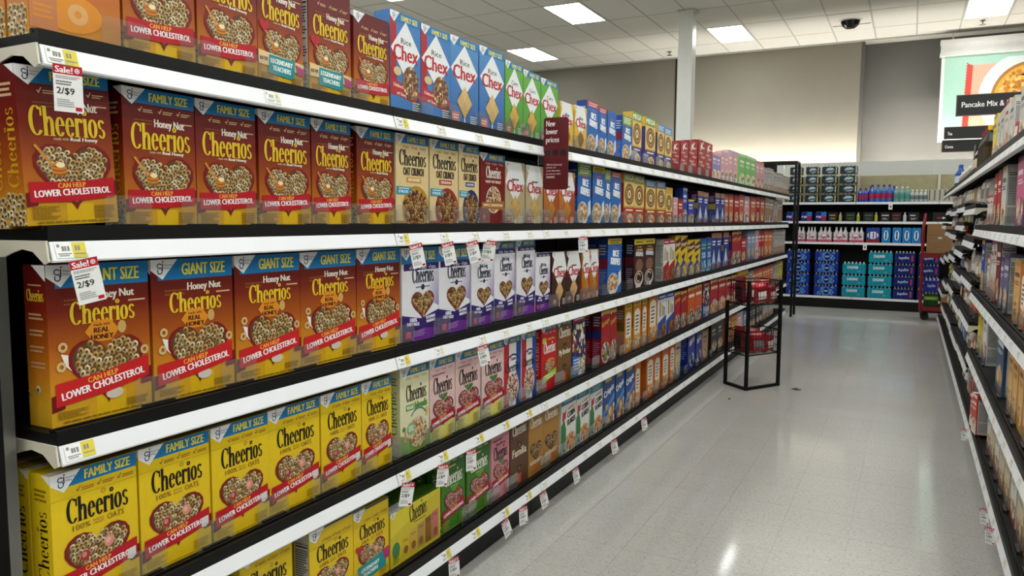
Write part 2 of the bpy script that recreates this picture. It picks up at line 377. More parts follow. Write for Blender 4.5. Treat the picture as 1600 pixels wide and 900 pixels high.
des('honey_giant', .262, .362, .08, HONEYB, 'giant orange-maroon box with wide blue banner', lambda A: honey(A, 'GIANT SIZE'), lambda A: side_small(A, '#e3c02c', '#c9a070'))
def plain(A, band='FAMILY SIZE', ribbon=True, teal=False):
    H = A.H
    if band: A.poly([(.12, H-.16), (1, H-.16), (1, H), (.12, H)], '#1672ae'); A.text(band, .38, H-.13, .54, .10, '#eadb2f', 0, .004)
    else: A.rect(0, H-.03, 1, H, '#20335e')
    A.corner(.34); A.rect(0, H-.285, 1, H-.28, '#b59a12'); A.checks(H-.23, '#a8601c', (.32, .56, .8))
    A.word(.16, .62*H, .72, .27, '#15100c'); A.arc(.585, .62*H+.25, .03, .03, 0, 360, .014, '#b98d2c', 10)
    A.text('100%', .22, .62*H-.09, .2, .06, '#8f6a1a', 0, .002); A.text('WHOLE', .45, .62*H-.055, .13, .025, '#8f6a1a'); A.text('GRAIN', .45, .62*H-.09, .13, .025, '#8f6a1a'); A.text('OATS', .62, .62*H-.09, .2, .065, '#8f6a1a', 0, .002)
    A.bowl(.5, .50, .78, .68, berries=True)
    if ribbon: A.ribbon(.20, rot=7, badge=True)
    if teal: A.poly([(.1, .42), (.9, .48), (.9, .16), (.1, .12)], '#1d8f93'); A.text('LEGENDARY', .2, .3, .5, .07, '#eef2ee', 3, .005); A.text('TEACHERS', .24, .2, .42, .07, '#eef2ee', 3, .005); A.poly([(.8, .5), (1, .52), (1, .3), (.86, .3)], '#b52a6a'); A.heart(.14, .5*H, .2, .2, '#b3202a')
    A.foot('#a8860c', v=.17)
des('plain_family', .215, .323, .072, SUN, 'yellow box with blue banner', lambda A: plain(A), lambda A: side_word(A, '#15100c', '#8a6a12', False), '#cdae18')
des('plain_regular', .195, .285, .065, SUN, 'yellow box with navy top edge', lambda A: plain(A, None, False), lambda A: nutri(A), '#cdae18')
des('plain_teal', .195, .285, .065, SUN, 'yellow box with teal promotional panel', lambda A: plain(A, None, False, True), lambda A: nutri(A), '#cdae18')
def nutri(A, bg='#c9c7c0'):
    A.rect(.06, .04, .94, A.H-.15, bg); A.text('Nutrition Facts', .1, A.H*.86, .8, .1, '#141414', 0, .006)
    A.rect(.1, A.H*.83, .9, A.H*.845, '#141414'); A.lines(.1, .35*A.H, .9, .81*A.H, 18, '#2c2c2c', 3); A.lines(.1, .06*A.H, .9, .32*A.H, 14, '#4c4c4c', 5)
def oat(A, c, t, arcb, cols):
    H = A.H; A.band('FAMILY SIZE', .16); A.corner(.3); A.checks(H-.23, '#8a6a2a')
    A.ell(.6, .19*H, .42, .26*H, arcb); A.rect(0, 0, .5, .1, arcb); A.word(.1, .665*H, .82, .28, '#17110c')
    A.text('OAT', .22, .56*H, .2, .14, '#3a2a1c', 0, .006); A.text('CRUNCH', .46, .56*H, .38, .14, '#3a2a1c', 0, .006)
    A.rect(.32, .485*H, .76, .54*H, c); A.text(t, .36, .497*H, .36, .05, '#f2ead6', 0, .003)
    A.poly([(.02, .435*H), (.42, .43*H), (.5, .39*H), (.42, .35*H), (.02, .35*H)], '#2a8fae'); A.text('FREE', .08, .365*H, .28, .05, '#e8f2f4', 0, .004); A.lines(.08, .405*H, .38, .425*H, 1, '#e8f2f4')
    A.rings(lambda p: ((p[0]-.58)/.36)**2+((p[1]-.2*H)/(.19*H))**2 < 1, .2, 0, .95, .4*H, .042, 6, cols)
OC = ['#b07a3c', '#8a5426', '#c9995a', '#6e3f1c', '#d8b680']
for n, c, t, a, l in (('oat_honey', '#d99a2c', 'OATS N HONEY', '#b5842c', 'gold'), ('oat_cinnamon', '#a82a20', 'CINNAMON', '#9c2a1c', 'red'), ('oat_almond', '#1c3a86', 'ALMOND', '#1c2f66', 'navy')):
    des(n, .205, .336, .068, flat('#dcc48e'), 'cream oat cereal box with %s flavour strip' % l, lambda A, c=c, t=t, a=a: oat(A, c, t, a, OC), lambda A: nutri(A), '#b59a5a')
def maroon(A):
    H = A.H; A.band('FAMILY SIZE', .16, x0=.2); A.corner(.3); A.checks(H-.23, '#e0b8a8'); A.word(.22, .66*H, .6, .26, '#f0e8dc')
    A.text('HEARTY NUT MEDLEY', .2, .66*H-.11, .62, .06, '#f0d8b8', 0, .003)
    A.ell(.52, .36*H, .3, .19*H, '#d8c8b0'); A.flecks(lambda p: ((p[0]-.52)/.27)**2+((p[1]-.36*H)/(.17*H))**2 < 1, .2, .1, .85, .6*H, .035, ['#8a5a30', '#b58a50', '#5a3418', '#d8b680'])
    A.poly([(.04, .32*H), (.96, .35*H), (.96, .22*H), (.04, .24*H)], '#a3651e'); A.text('MAPLE CINNAMON', .12, .265*H, .76, .06, '#f2e2c0', 0, .003); A.ell(.14, .12*H, .06, .06, '#c8404a', 10); A.foot('#a03a2c', v=.12)
des('hearty_maroon', .2, .317, .068, flat('#701310'), 'dark red box with round nut bowl', maroon, lambda A: side_word(A, '#c8a890'))
def grain(A, giant=False, band=True):
    H = A.H; A.poly([(.6, .45*H), (1, .35*H), (1, .9*H), (.96, .9*H)], [lin('#d6d2dc'), lin('#8b79b4'), lin('#d6d2dc'), lin('#dedde2')])
    A.poly([(0, .3*H), (.5, .24*H), (1, .31*H), (1, 0), (0, 0)], '#3c1a5e'); A.poly([(.1, 0), (1, 0), (1, .1*H), (.5, .14*H)], '#6a2f8a')
    if band: A.band('GIANT SIZE' if giant else 'FAMILY SIZE', .24 if giant else .15, x0=.0)
    A.corner(.3); b = H-(.24 if giant else .15 if band else .0)
    A.rect(.05, b-.1, 1, b, '#2c1c5c'); A.checks(b-.07, '#e8e6f0'); t = .64*H
    A.text('Multi Grain', .36, t+.22, .34, .09, '#3a3a5a', 0, .003); A.word(.27, t-.02, .58, .26, '#16203c'); A.ell(.55, t-.09, .045, .045, '#16203c', 10); A.lines(.36, t-.1, .74, t-.07, 1, '#3a3a5a')
    A.bowl(.55, .38*H, .62, .5, rim='#7a1c18', r=.032, cols=['#c9a263', '#a06a34', '#e0c48a', '#7c4a20'])
    A.poly([(0, .3*H), (.5, .24*H), (1, .31*H), (1, .2*H), (.5, .13*H), (0, .19*H)], '#2c1c66'); A.text('100%', .2, .215*H, .18, .06, '#f0eef6', -4, .004); A.text('DAILY VALUE', .12, .175*H, .32, .05, '#f0eef6', -4, .003)
    A.text('VITAMINS', .62, .225*H, .26, .05, '#f0eef6', 4, .003); A.text('MINERALS', .64, .185*H, .24, .045, '#f0eef6', 4, .003)
    A.rect(.08, .05*H, .22, .12*H, '#c8405a'); A.lines(.28, .05*H, .6, .12*H, 4, '#a888c0')
des('grain_giant', .25, .358, .08, flat('#dedde2'), 'white and purple box with giant-size banner', lambda A: grain(A, True), lambda A: nutri(A), '#c9c9d0')
des('grain_family', .205, .36, .068, flat('#dedde2'), 'white and purple box with family-size banner', lambda A: grain(A), lambda A: nutri(A), '#c9c9d0')
des('grain_small', .18, .297, .062, flat('#dedde2'), 'small white and purple box', lambda A: grain(A, False, False), lambda A: nutri(A), '#c9c9d0')
def variety(A):
    H = A.H; A.poly([(0, H*.55), (1, H), (0, H)], '#d8c832'); A.corner(.12); A.word(.36, .66*H, .34, .2, '#15100c', 4); A.lines(.45, .6*H, .7, .63*H, 1, '#5a4a10')
    for i, c in enumerate(['#cfae22', '#c9a040', '#b08a4a', '#8a5a2a', '#c06a6a']): A.poly([(.22+.15*i, .08*H), (.35+.15*i, .08*H), (.35+.15*i, (.46+.04*i)*H), (.22+.15*i, (.44+.04*i)*H)], c); A.text('Cheerios', .235+.15*i, (.36+.04*i)*H, .1, .03, '#2a1a0a'); A.ell(.285+.15*i, .2*H, .045, .05, '#8a5a28', 8)
    A.ell(.1, .3*H, .07, .09, '#3c7a4a', 12); A.lines(.04, .05*H, .16, .2*H, 4, '#5a7a1a')
des('variety_pack', .33, .205, .16, flat('#cbb72c'), 'low yellow-green carton of small boxes', variety, lambda A: nutri(A), '#47701f')
def veggie(A):
    H = A.H; A.poly([(0, 0), (1, 0), (1, .2*H), (.5, .14*H), (0, .24*H)], '#6f9a3c'); A.band('FAMILY SIZE', .16); A.corner(.36); A.checks(H-.23, '#b08a3a'); A.word(.2, .6*H, .7, .32, '#17130e')
    A.rect(.2, .6*H-.17, .46, .6*H-.06, '#3f8a2a'); A.text('VEGGIE', .22, .6*H-.15, .22, .07, '#f0f0e0', 0, .004); A.text('blends', .5, .6*H-.18, .42, .15, '#3f8a2a', 2, .008)
    A.arc(.62, .3*H, .34, .34, 40, 140, .03, '#5a7a8a'); A.ell(.6, .22*H, .33, .18*H, '#c8c0a8'); A.flecks(lambda p: ((p[0]-.6)/.3)**2+((p[1]-.21*H)/(.17*H))**2 < 1, .2, 0, 1, .5*H, .035, ['#c9a263', '#8a5a30', '#d8c49a', '#a87a4a'])
    A.ell(.36, .28*H, .13, .12, '#7fa878', 14); A.lines(.27, .25*H, .45, .32*H, 3, '#eef2e8'); A.poly([(.1, .16*H), (.18, .3*H), (.2, .14*H)], '#d98428'); A.ell(.12, .3*H, .05, .05, '#3f8a2a', 8); A.ell(.92, .42*H, .04, .1, '#d9b83a', 10); A.foot('#7a8a5a', v=.08)
des('veggie_cream', .2, .335, .068, flat('#d9d6ae'), 'pale cream box with green lettering', veggie, lambda A: side_word(A, '#3f8a2a', '#5a7a3a', False), '#b8b58a')
def berry(A, bg='#d9b3b0', low='#d9cf6a', t='Cheerios', tc='#1a1214', sub='#b06a70', band='FAMILY SIZE', leaf='#3c7a34', upper=None, rib=True):
    H = A.H
    if low: A.rect(0, 0, 1, .22*H, low)
    if band: A.band(band, .17)
    A.corner(.3); A.checks(H-.24, sub)
    A.lines(.1, .7*H+.14, .6, .7*H+.2, 1, sub)
    if upper: A.text(upper, .25, .72*H-.02, .5, .09, sub, 0, .004); A.word(.14, .53*H, .74, .33, tc)
    else: A.word(.14, .57*H, .74, .33, tc)
    A.lines(.4, .55*H-.04, .7, .55*H+.01, 1, sub)
    A.bowl(.52, .33*H, .82, .62, rim='#4a1418', fill='#b5606a', r=.045, cols=['#c98a7a', '#b5685a', '#d8aa94', '#a04a4a'])
    for k in (-40, -15, 15, 40): A.poly([(.5, .46*H), (.5+.2*math.sin(math.radians(k))-.03, .46*H+.14), (.5+.22*math.sin(math.radians(k)), .46*H+.17), (.5+.2*math.sin(math.radians(k))+.05, .46*H+.1)], leaf)
    if rib: A.ribbon(.16*H, '#9c1426', '#6a0c1a', 6)
    A.foot('#a89a4a')
des('berry_pink', .205, .336, .068, flat('#d9b8b4'), 'pale pink box with strawberry-shaped bowl', lambda A: berry(A), lambda A: nutri(A), '#c0a09c')
des('very_berry', .19, .345, .068, flat('#c8808c'), 'rose pink box with heart bowl', lambda A: berry(A, low=None, upper='Very Berry', sub='#6a2438', tc='#2a1018'), lambda A: nutri(A))
def green(A):
    berry(A, low=None, tc='#f0efe2', sub='#c8d89a', leaf='#6a9a2a'); A.ell(.8, .12*A.H, .1, .08, '#5a8a24', 10)
des('green_apple', .2, .34, .072, [(0, '#3c7a1e'), (.5, '#3c7420'), (1, '#1f5a1c')], 'dark green box with heart bowl', green, lambda A: side_word(A, '#c8d0b0', '#8ab05a'), '#1f4a1a')
def team(A):
    H = A.H; A.rect(.0, 0, .3, H, '#b02026'); A.rect(.3, 0, .72, H, '#dedddb'); A.rect(.72, 0, 1, H, '#1d3f8f'); A.band('FAMILY SIZE', .17); A.corner(.3)
    A.arc(.52, .6*H, .4, .3, 20, 160, .05, '#1c2c5a'); A.text('Team', .36, .66*H, .32, .11, '#161a2c', 0, .006); A.word(.08, .5*H, .84, .26, '#161a2c')
    A.ell(.52, .27*H, .36, .22*H, '#c9c7c4'); A.flecks(lambda p: ((p[0]-.52)/.32)**2+((p[1]-.27*H)/(.2*H))**2 < 1, .1, 0, 1, .6*H, .04, ['#8a2a2a', '#b5885a', '#6a1c1c', '#d8c0a0'])
des('team_stripe', .175, .336, .066, flat('#dedddb'), 'red, white and blue striped cereal box', team, None, '#24407a')
def apple(A):
    H = A.H; A.band('FAMILY SIZE', .17); A.corner(.36); A.checks(H-.24, '#f0c8b8'); A.lines(.4, .74*H, .82, .74*H+.1, 1, '#e89a5a'); A.word(.14, .56*H, .76, .3, '#f4efe6'); A.rect(.06, .72*H, .3, .8*H, '#c9c02a')
    A.ell(.55, .4*H, .34, .14, '#d9782a', 12); A.bowl(.52, .32*H, .72, .5, fill='#a0402a', r=.04); A.poly([(.06, .12*H), (.95, .2*H), (.95, .3*H), (.06, .22*H)], '#9ac23a'); A.lines(.15, .17*H, .85, .24*H, 2, '#e8f2c8')
des('apple_red', .2, .35, .068, flat('#b5161c'), 'bright red box with lime-green ribbon', apple, lambda A: side_word(A, '#c8a890'))
def brother(A, a='', b='', badge=True, bowl=False, bandw=True):
    H = A.H
    if bandw: A.band('FAMILY SIZE', .16, '#1d6a86'); A.corner(.3)
    A.word(.12, .72*H, .78, .28, '#f2ead8'); A.rect(.2, .7*H, .82, .705*H, '#c03028')
    if a: A.text(a, .12, .42*H, .78, .2, '#efe2c6', 0, .006)
    if badge:
        for y in (.57*H, .24*H): A.heart(.5, y, .22, .2, '#1c120a'); A.ell(.5, y, .05, .05, '#7a5a3a', 8)
        A.rect(.42, .03*H, .6, .16*H, '#c8503a')
    if bowl: A.bowl(.5, .34*H, .8, .6, rim='#3a2412', r=.042, cols=['#d8b680', '#a87a3e', '#4a2c14', '#c9a263']); A.lines(.1, .16*H, .9, .22*H, 2, '#f0e2c2'); A.ell(.5, .08*H, .26, .07*H, '#a8622c')
des('brother_brown', .205, .35, .068, flat('#6e4a1c'), 'golden brown box with dark heart emblems', lambda A: brother(A, 'My Brother'), None, '#24607a')
des('familia_brown', .195, .352, .068, flat('#57351c'), 'dark brown box with cream lettering', lambda A: brother(A, 'Familia'), None, '#3a2412')
des('nutty_brown', .19, .34, .068, flat('#a3742e'), 'light brown box with bowl of rings', lambda A: brother(A, '', '', False, True), None, '#5a4018')
# --- kite-shaped logo cereals
def chex(A, flavour, spoon='#c9a05a', band='FAMILY SIZE', low=None, red=False, split=None, bh=.16):
    H = A.H
    if split: A.poly([(.5, 0), (1, 0), (1, .9*H), (.5, .8*H)], split)
    if red: A.poly([(0, .62*H), (.2, H), (0, H)], '#a82228'); A.rect(0, .18*H, .2, .9*H, '#a82228'); A.poly([(0, .2*H), (1, .12*H), (1, .26*H), (0, .34*H)], '#b02a2c'); A.text('Unlock 12 Days', .1, .24*H, .74, .08, '#f0d8d0', -5, .004); A.text('of Surprises', .2, .17*H, .56, .07, '#f0d8d0', -5, .004)
    if band: A.band(band, bh, x0=.12)
    A.corner(.3)
    A.poly([(.5, .36*H), (.985, .64*H), (.5, .93*H), (.015, .64*H)] if band else [(.5, .36*H), (1, .68*H), (.8, H), (.22, H), (0, .68*H)], '#e4e6e6')
    if not band: A.corner(.26)
    (A.text(flavour, .34, .69*H+.02, .34, .10, '#2c2c2c', 0, .003) if flavour in ('Rice', 'Corn', 'Wheat') else A.lines(.32, .7*H, .68, .7*H+.08, 1, '#5a4a3c')); A.text('Chex', .1, .535*H, .8, .27, '#b5182a', 0, .014)
    if red: A.ell(.66, .33*H, .27, .17*H, '#8a6a4a'); A.flecks(lambda p: ((p[0]-.66)/.25)**2+((p[1]-.33*H)/(.155*H))**2 < 1, .3, .1, 1, .6*H, .04, ['#b58a5a', '#7a3a24', '#e0cda0', '#5a3a22']); A.ell(.22, .42*H, .13, .08, '#cdb98a', 10); A.poly([(.8, .14*H), (.92, .22*H), (1, .12*H), (.9, .02*H)], '#2a2a28')
    else:
        A.poly([(.5, .46*H), (.3, .36*H), (.26, .24*H), (.5, .08*H), (.74, .24*H), (.7, .36*H)], '#4a3a2c'); A.rect(.475, 0, .525, .12*H, '#cfcfcc')
        for x, y, r, q in ((.5, .375*H, .14, 1.12), (.37, .285*H, .14, .95), (.63, .285*H, .14, 1.0), (.5, .195*H, .14, .82)):
            A.poly([(x-r, y), (x, y-r*1.15), (x+r, y), (x, y+r*1.15)], tuple(min(1, v*q) for v in lin(spoon)))
            for k in (-.05, .0, .05): A.poly([(x-r*.5+k, y-r*.5-k), (x+r*.5+k, y+r*.5-k), (x+r*.5+k+.012, y+r*.5-k), (x-r*.5+k+.012, y-r*.5-k)], mixc(lin(spoon), (.25, .12, .04), .45))
    if low: A.rect(.04, .05*H, .3, .16*H, low); A.lines(.06, .08*H, .28, .14*H, 2, '#f0e8e0')
    A.lines(.7, .03*H, .95, .15*H, 5, '#d8d8d0')
des('rice_red', .2, .352, .07, flat('#3f78b5'), 'blue and red box with white diamond', lambda A: chex(A, 'Rice', red=True), None)
des('rice_blue', .21, .357, .07, [(0, '#2f5fa0'), (1, '#4f8ac2')], 'sky blue box with white diamond', lambda A: chex(A, 'Rice', '#cfae72', low='#d86a5a'), lambda A: A.rect(.1, .05, .9, A.H-.3, '#b9bdc2'))
des('corn_green', .19, .333, .07, [(0, '#4e8f34'), (1, '#63a83e')], 'bright green box with white diamond', lambda A: chex(A, 'Corn', '#c9a24a', low='#c8584a'), None)
des('wheat_yellow', .176, .247, .06, [(0, '#cfa83a'), (1, '#d8b64e')], 'small yellow box with white diamond', lambda A: chex(A, 'Wheat', '#8a5a2a', None), None, '#b5b09a')
des('chex_beige', .2, .292, .066, flat('#b5a47c'), 'beige box with white diamond', lambda A: chex(A, 'Vanilla', '#c9a25a', None, low='#a83a3a'), None, '#c0b8a0')
des('chex_amber', .2, .29, .066, [(0, '#a8501c'), (1, '#c9862a')], 'amber orange box with white diamond', lambda A: chex(A, 'Honey Nut', '#b57a2c', None, low='#b5402a', split='#a3481c'), None, '#8a5a2a')
des('chex_choco', .2, .294, .066, flat('#3c1c12'), 'dark chocolate-brown box with white diamond', lambda A: chex(A, 'Chocolate', '#c9a06a', None, low='#a83a3a'), None, '#5a4a40')
# --- other makers
def puffed(A, top, tcol, ttxt):
    H = A.H
    if top: A.rect(0, .8*H, 1, H, top) if ttxt == 'big' else A.rect(0, .9*H, 1, H, top); A.lines(.15, .9*H if ttxt != 'big' else .83*H, .9, .98*H, 2 if ttxt != 'big' else 4, tcol)
    y = .6*H if ttxt == 'big' else .64*H
    A.text("Kellogg's", .36, y+.28, .34, .09, '#d8506a', 0, .003); A.text('RICE', .36, y+.05, .42, .2, '#eef1f2', -4, .02); A.text('KRISPIES', .22, y-.2, .66, .21, '#eef1f2', -6, .02)
    A.poly([(.78, .36*H), (.95, .42*H), (1, .2*H), (.8, .12*H)], '#d6dde2'); A.ell(.38, .18*H, .4, .2*H, '#cfcabc'); A.ell(.38, .2*H, .35, .16*H, '#b59a6a')
    A.flecks(lambda p: ((p[0]-.38)/.33)**2+((p[1]-.2*H)/(.15*H))**2 < 1, 0, 0, .8, .4*H, .055, ['#d8c49a', '#e6dcc4', '#b58a50', '#a8543a'])
    A.rect(.2, 0, .56, .07*H, '#d8d5cc')
for n, tp, tc, tt, l in (('puffed_plain', None, '#7fa8d8', '', 'all-blue puffed rice cereal box'), ('puffed_greentop', '#6f9a3c', '#e8f0d8', 'big', 'blue puffed rice box with green top'), ('puffed_redtop', '#b5403a', '#f0d0c8', '', 'blue puffed rice box with red top'), ('puffed_yellowtop', '#d8c02c', '#6a4a10', '', 'blue puffed rice box with yellow top')):
    des(n, .2, .34, .065, flat('#1f63ad'), l, lambda A, tp=tp, tc=tc, tt=tt: puffed(A, tp, tc, tt), lambda A: sidebits(A, '#1c3f80', '#7a1c3a'), '#2a5a9c')
def sidebits(A, top, mid):
    A.rect(0, .5*A.H, 1, A.H, top); A.rect(0, .46*A.H, 1, .64*A.H, mid); A.lines(.15, .7*A.H, .85, .9*A.H, 4, '#a8b5d0'); A.lines(.15, .1*A.H, .85, .42*A.H, 8, '#8a7aa8')
def wheat(A, top, tcol, ttxt, low, ltxt):
    H = A.H
    if top: A.rect(0, .84*H, 1, H, top)
    if ttxt: A.text(ttxt, .08, .87*H, .84, .16, tcol, 0, .012)
    elif top: A.lines(.1, .86*H, .9, .97*H, 3, tcol)
    A.rect(.04, .36*H, .96, .82*H, '#dcc07a')
    for rx, ry, c in ((.42, .21, '#7a5228'), (.33, .165, '#b08848'), (.26, .13, '#6e4a22'), (.16, .085, '#e6d8a8')): A.ell(.5, .59*H, rx, ry*H, c)
    A.ell(.5, .59*H, .08, .05*H, '#a8803c'); A.rect(0, 0, 1, .33*H, low); A.lines(.2, .25*H, .84, .31*H, 1, '#f0e6d8'); A.ell(.6, .12*H, .3, .09*H, '#d8c8b0'); A.flecks(lambda p: ((p[0]-.6)/.27)**2+((p[1]-.12*H)/(.08*H))**2 < 1, .3, 0, 1, .25*H, .06, ['#8a5a34', '#c9a878', '#6a3a2a'])
for n, tp, tc, tt, lo, lt, l, h in (('wheat_mega', '#7a9a4a', '#eef2e0', 'MEGA', '#3a3474', 'Wheats', 'tan and violet box with green top', .338), ('wheat_bluetop', '#4a86bd', '#e0ecf4', '', '#34346e', 'Wheats', 'tan and violet box with blue top', .318), ('honey_mega', '#6f7f3c', '#c8d0b0', 'MEGA', '#a8381c', 'HONEY', 'tan and rust-red box with green top', .332), ('honey_bluetop', '#3a5f86', '#b8cce0', '', '#a8481c', 'HONEY', 'tan and rust-red box with blue top', .314), ('honey_ring', None, '#fff', '', '#a8481c', 'HONEY', 'tan and rust-red box without top band', .278)):
    des(n, .205, h, .066, flat('#c9a23c'), l, lambda A, tp=tp, tc=tc, tt=tt, lo=lo, lt=lt: wheat(A, tp, tc, tt, lo, lt), lambda A, lo=lo: A.rect(0, 0, 1, .8*A.H, lo), '#7a5a34')
def redk(A):
    H = A.H; A.poly([(0, 0), (1, 0), (.6, .38*H), (0, .3*H)], '#7a0a10'); A.text('K', .3, .76*H, .4, .2, '#efe4de', 10, .02, .5); A.rect(.2, .8*H, .85, .82*H, '#efe4de')
    for y, x in ((.62, .1), (.52, .4), (.38, .1), (.3, .3)): A.lines(x, y*H, x+.5, (y+.06)*H, 2, '#e8cfc8', int(y*50))
des('red_side', .23, .25, .07, flat('#8f1018'), 'deep red carton with slanted white script', redk, None, '#9a9a96')
def straws(A, c):
    H = A.H; A.rect(0, .88*H, 1, H, c); A.lines(.14, .9*H, .86, .97*H, 1, '#f2e6e2')
    for i, k in enumerate(['#7a4a24', '#c9a03c', '#4a8a3c', '#8a2a2a']): A.poly([(.2+.17*i, .5*H), (.3+.17*i, .48*H), (.32+.17*i, (.8-.04*i)*H), (.22+.17*i, (.82-.04*i)*H)], k)
    A.poly([(0, 0), (1, 0), (1, .5*H), (0, .34*H)], c); A.poly([(.3, 0), (1, 0), (1, .36*H), (.7, .3*H)], '#6e3f20'); A.flecks(lambda p: p[0] > .35 and p[1] < .3*H, .35, 0, 1, .3*H, .08, ['#8a5a34', '#5a3018', '#a8703c'])
des('straws_red', .165, .322, .062, flat('#d2d0c8'), 'white box with red slanted base', lambda A: straws(A, '#a3141c'), lambda A: nutri(A), '#a8a8a4')
des('straws_blue', .2, .33, .062, flat('#d2d3d2'), 'white box with blue slanted base', lambda A: straws(A, '#1c4a9c'), lambda A: nutri(A), '#a8a8a4')
def pops(A):
    H = A.H; A.poly([(0, .86*H), (1, .97*H), (1, .74*H), (0, .62*H)], '#57201c'); A.text('Pops', .1, .72*H, .8, .13*H, '#e8d8a0', 8, .012); A.poly([(0, 0), (1, 0), (1, .3*H), (.4, .42*H), (0, .26*H)], '#2c3f86'); A.flecks(lambda p: p[1] < .3*H and p[0] > .3, .3, 0, 1, .3*H, .08, ['#d8b84a', '#c99a2c', '#e6d28a']); A.poly([(.1, .5*H), (.7, .6*H), (.5, .4*H)], '#3a2a4a')
des('pops_yellow', .2, .32, .062, flat('#d2b61e'), 'yellow box with maroon slash', pops, None, '#6f8a3c')
def fig(A):
    H = A.H; A.rect(0, .86*H, 1, H, '#a8765a'); A.lines(.2, .64*H, .8, .8*H, 2, '#eef0f4'); A.poly([(.5, .56*H), (.66, .36*H), (.9, .12*H), (.6, .2*H), (.5, .02*H), (.4, .2*H), (.1, .12*H), (.34, .36*H)], '#c4cce0'); A.rect(.1, .02*H, .9, .1*H, '#8a4a3c')
des('fig_blue', .21, .3, .064, flat('#23337e'), 'royal blue box with white splash', fig, lambda A: sidebits(A, '#4a1a3a', '#a8922c'), '#8a6a5a')
def loops(A, c2='#c9a03c', t='Loops', low='#8a6a9c'):
    H = A.H; A.rect(0, .9*H, .14, .98*H, '#e8e6e2'); A.rect(.16, .92*H, .95, .98*H, '#d8b83c'); (A.text(t, .1, .7*H, .82, .13*H, c2, 12, .016) if t else A.lines(.1, .68*H, .9, .84*H, 1, c2))
    A.ell(.52, .2*H, .46, .2*H, '#cfc4bc'); A.rings(lambda p: ((p[0]-.52)/.42)**2+((p[1]-.2*H)/(.18*H))**2 < 1, 0, 0, 1, .45*H, .09, 5, ['#b5342c', '#c9a03c', '#4a8a4a', '#3a6aa8', '#c97a2c', '#e0d8d0'])
des('loops_red', .19, .33, .062, flat('#9c141c'), 'red box with bowl of coloured rings', lambda A: loops(A), lambda A: sidebits(A, '#6a141c', '#2a2a6a'), '#8a6a3a')
des('jacks_orange', .22, .32, .062, flat('#c9541c'), 'vivid orange box with bowl of rings', lambda A: loops(A, '#efe6d8', ''), None, '#5a7a4a')
des('frost_red', .25, .325, .062, flat('#a01820'), 'red box with pale lower half', lambda A: (loops(A, '#e0c8a0', ''), A.poly([(0, 0), (1, 0), (1, .3*A.H), (.5, .42*A.H), (0, .2*A.H)], '#c9a898'), A.flecks(lambda p: p[1] < .3*A.H, 0, 0, 1, .3*A.H, .1, ['#d8b48a', '#b5703c'])), None, '#3a5a7a')
des('magic_dark', .2, .335, .064, flat('#24284f'), 'dark multicoloured box with blue base', lambda A: (A.rect(0, .9*A.H, 1, A.H, '#a8242c'), A.flecks(lambda p: .35*A.H < p[1] < .9*A.H, 0, .3*A.H, 1, .9*A.H, .09, ['#c9b8a0', '#a83a3c', '#d8c04a', '#24284f', '#e6e0d8', '#6a3a6a', '#24284f']), A.lines(.12, .92*A.H, .82, .97*A.H, 1, '#f0e0d8'), A.poly([(0, 0), (1, 0), (.6, .3*A.H), (0, .36*A.H)], '#2a6ab5'), A.lines(.1, .1*A.H, .5, .3*A.H, 4, '#c8d8f0'), A.flecks(lambda p: p[0] > .5 and p[1] < .3*A.H, .5, 0, 1, .3*A.H, .08, ['#e0d6c0', '#b5a48a'])), None, '#6a2a3a')
def smacks(A, top=True):
    H = A.H
    if top: A.rect(0, .9*H, 1, H, '#cfae2c'); A.lines(.15, .92*H, .85, .97*H, 1, '#5a3a10')
    A.ell(.5, .74*H, .36, .1*H, '#e2d8c0'); A.rect(.16, .3*H, .86, .74*H, '#e2d8c0'); A.lines(.28, .36*H, .74, .72*H, 5, '#2a3a6a')
    A.ell(.6, .2*H, .34, .13*H, '#d8cdb4'); A.flecks(lambda p: ((p[0]-.6)/.3)**2+((p[1]-.2*H)/(.11*H))**2 < 1, .2, 0, 1, .4*H, .07, ['#c99a4a', '#a86a24', '#e0c890'])
des('smacks_orange', .17, .33, .062, flat('#bd761c'), 'orange-gold box with white upright panel', lambda A: smacks(A), lambda A: sidebits(A, '#8a5a1c', '#6a4a1c'), '#9a6a1c')
des('smacks_tall', .2, .365, .062, flat('#bf6e1c'), 'tall orange box with white upright panel', lambda A: smacks(A, False), None, '#9a5a1c')
des('orange_narrow', .17, .315, .062, flat('#c4621c'), 'orange box with narrow cream panel', lambda A: smacks(A, False), None, '#a85a2a')
def cocoa(A):
    H = A.H; A.rect(0, .89*H, 1, H, '#d8c22c'); A.lines(.15, .91*H, .85, .97*H, 1, '#6a4a10'); A.text("Kellogg's", .3, .82*H, .4, .04*H, '#d8a0a0', 0, .003); A.text('COCOA', .2, .74*H, .6, .06*H, '#d8b86a', 0, .01); A.text('KRISPIES', .16, .65*H, .7, .08*H, '#dbe4f0', -3, .012); A.ell(.5, .46*H, .36, .13*H, '#7a5440'); A.ell(.48, .18*H, .42, .17*H, '#cbbfb4'); A.ell(.48, .21*H, .34, .12*H, '#2e1a12'); A.arc(.44, .21*H, .22, .16, 20, 300, .06, '#bca690'); A.rect(.2, 0, .66, .06*H, '#d0c8c0')
des('cocoa_yellowtop', .215, .335, .065, flat('#3a1a14'), 'dark brown box with yellow top band', cocoa, lambda A: sidebits(A, '#1c1a2c', '#5a1424'), '#8a6a1c')
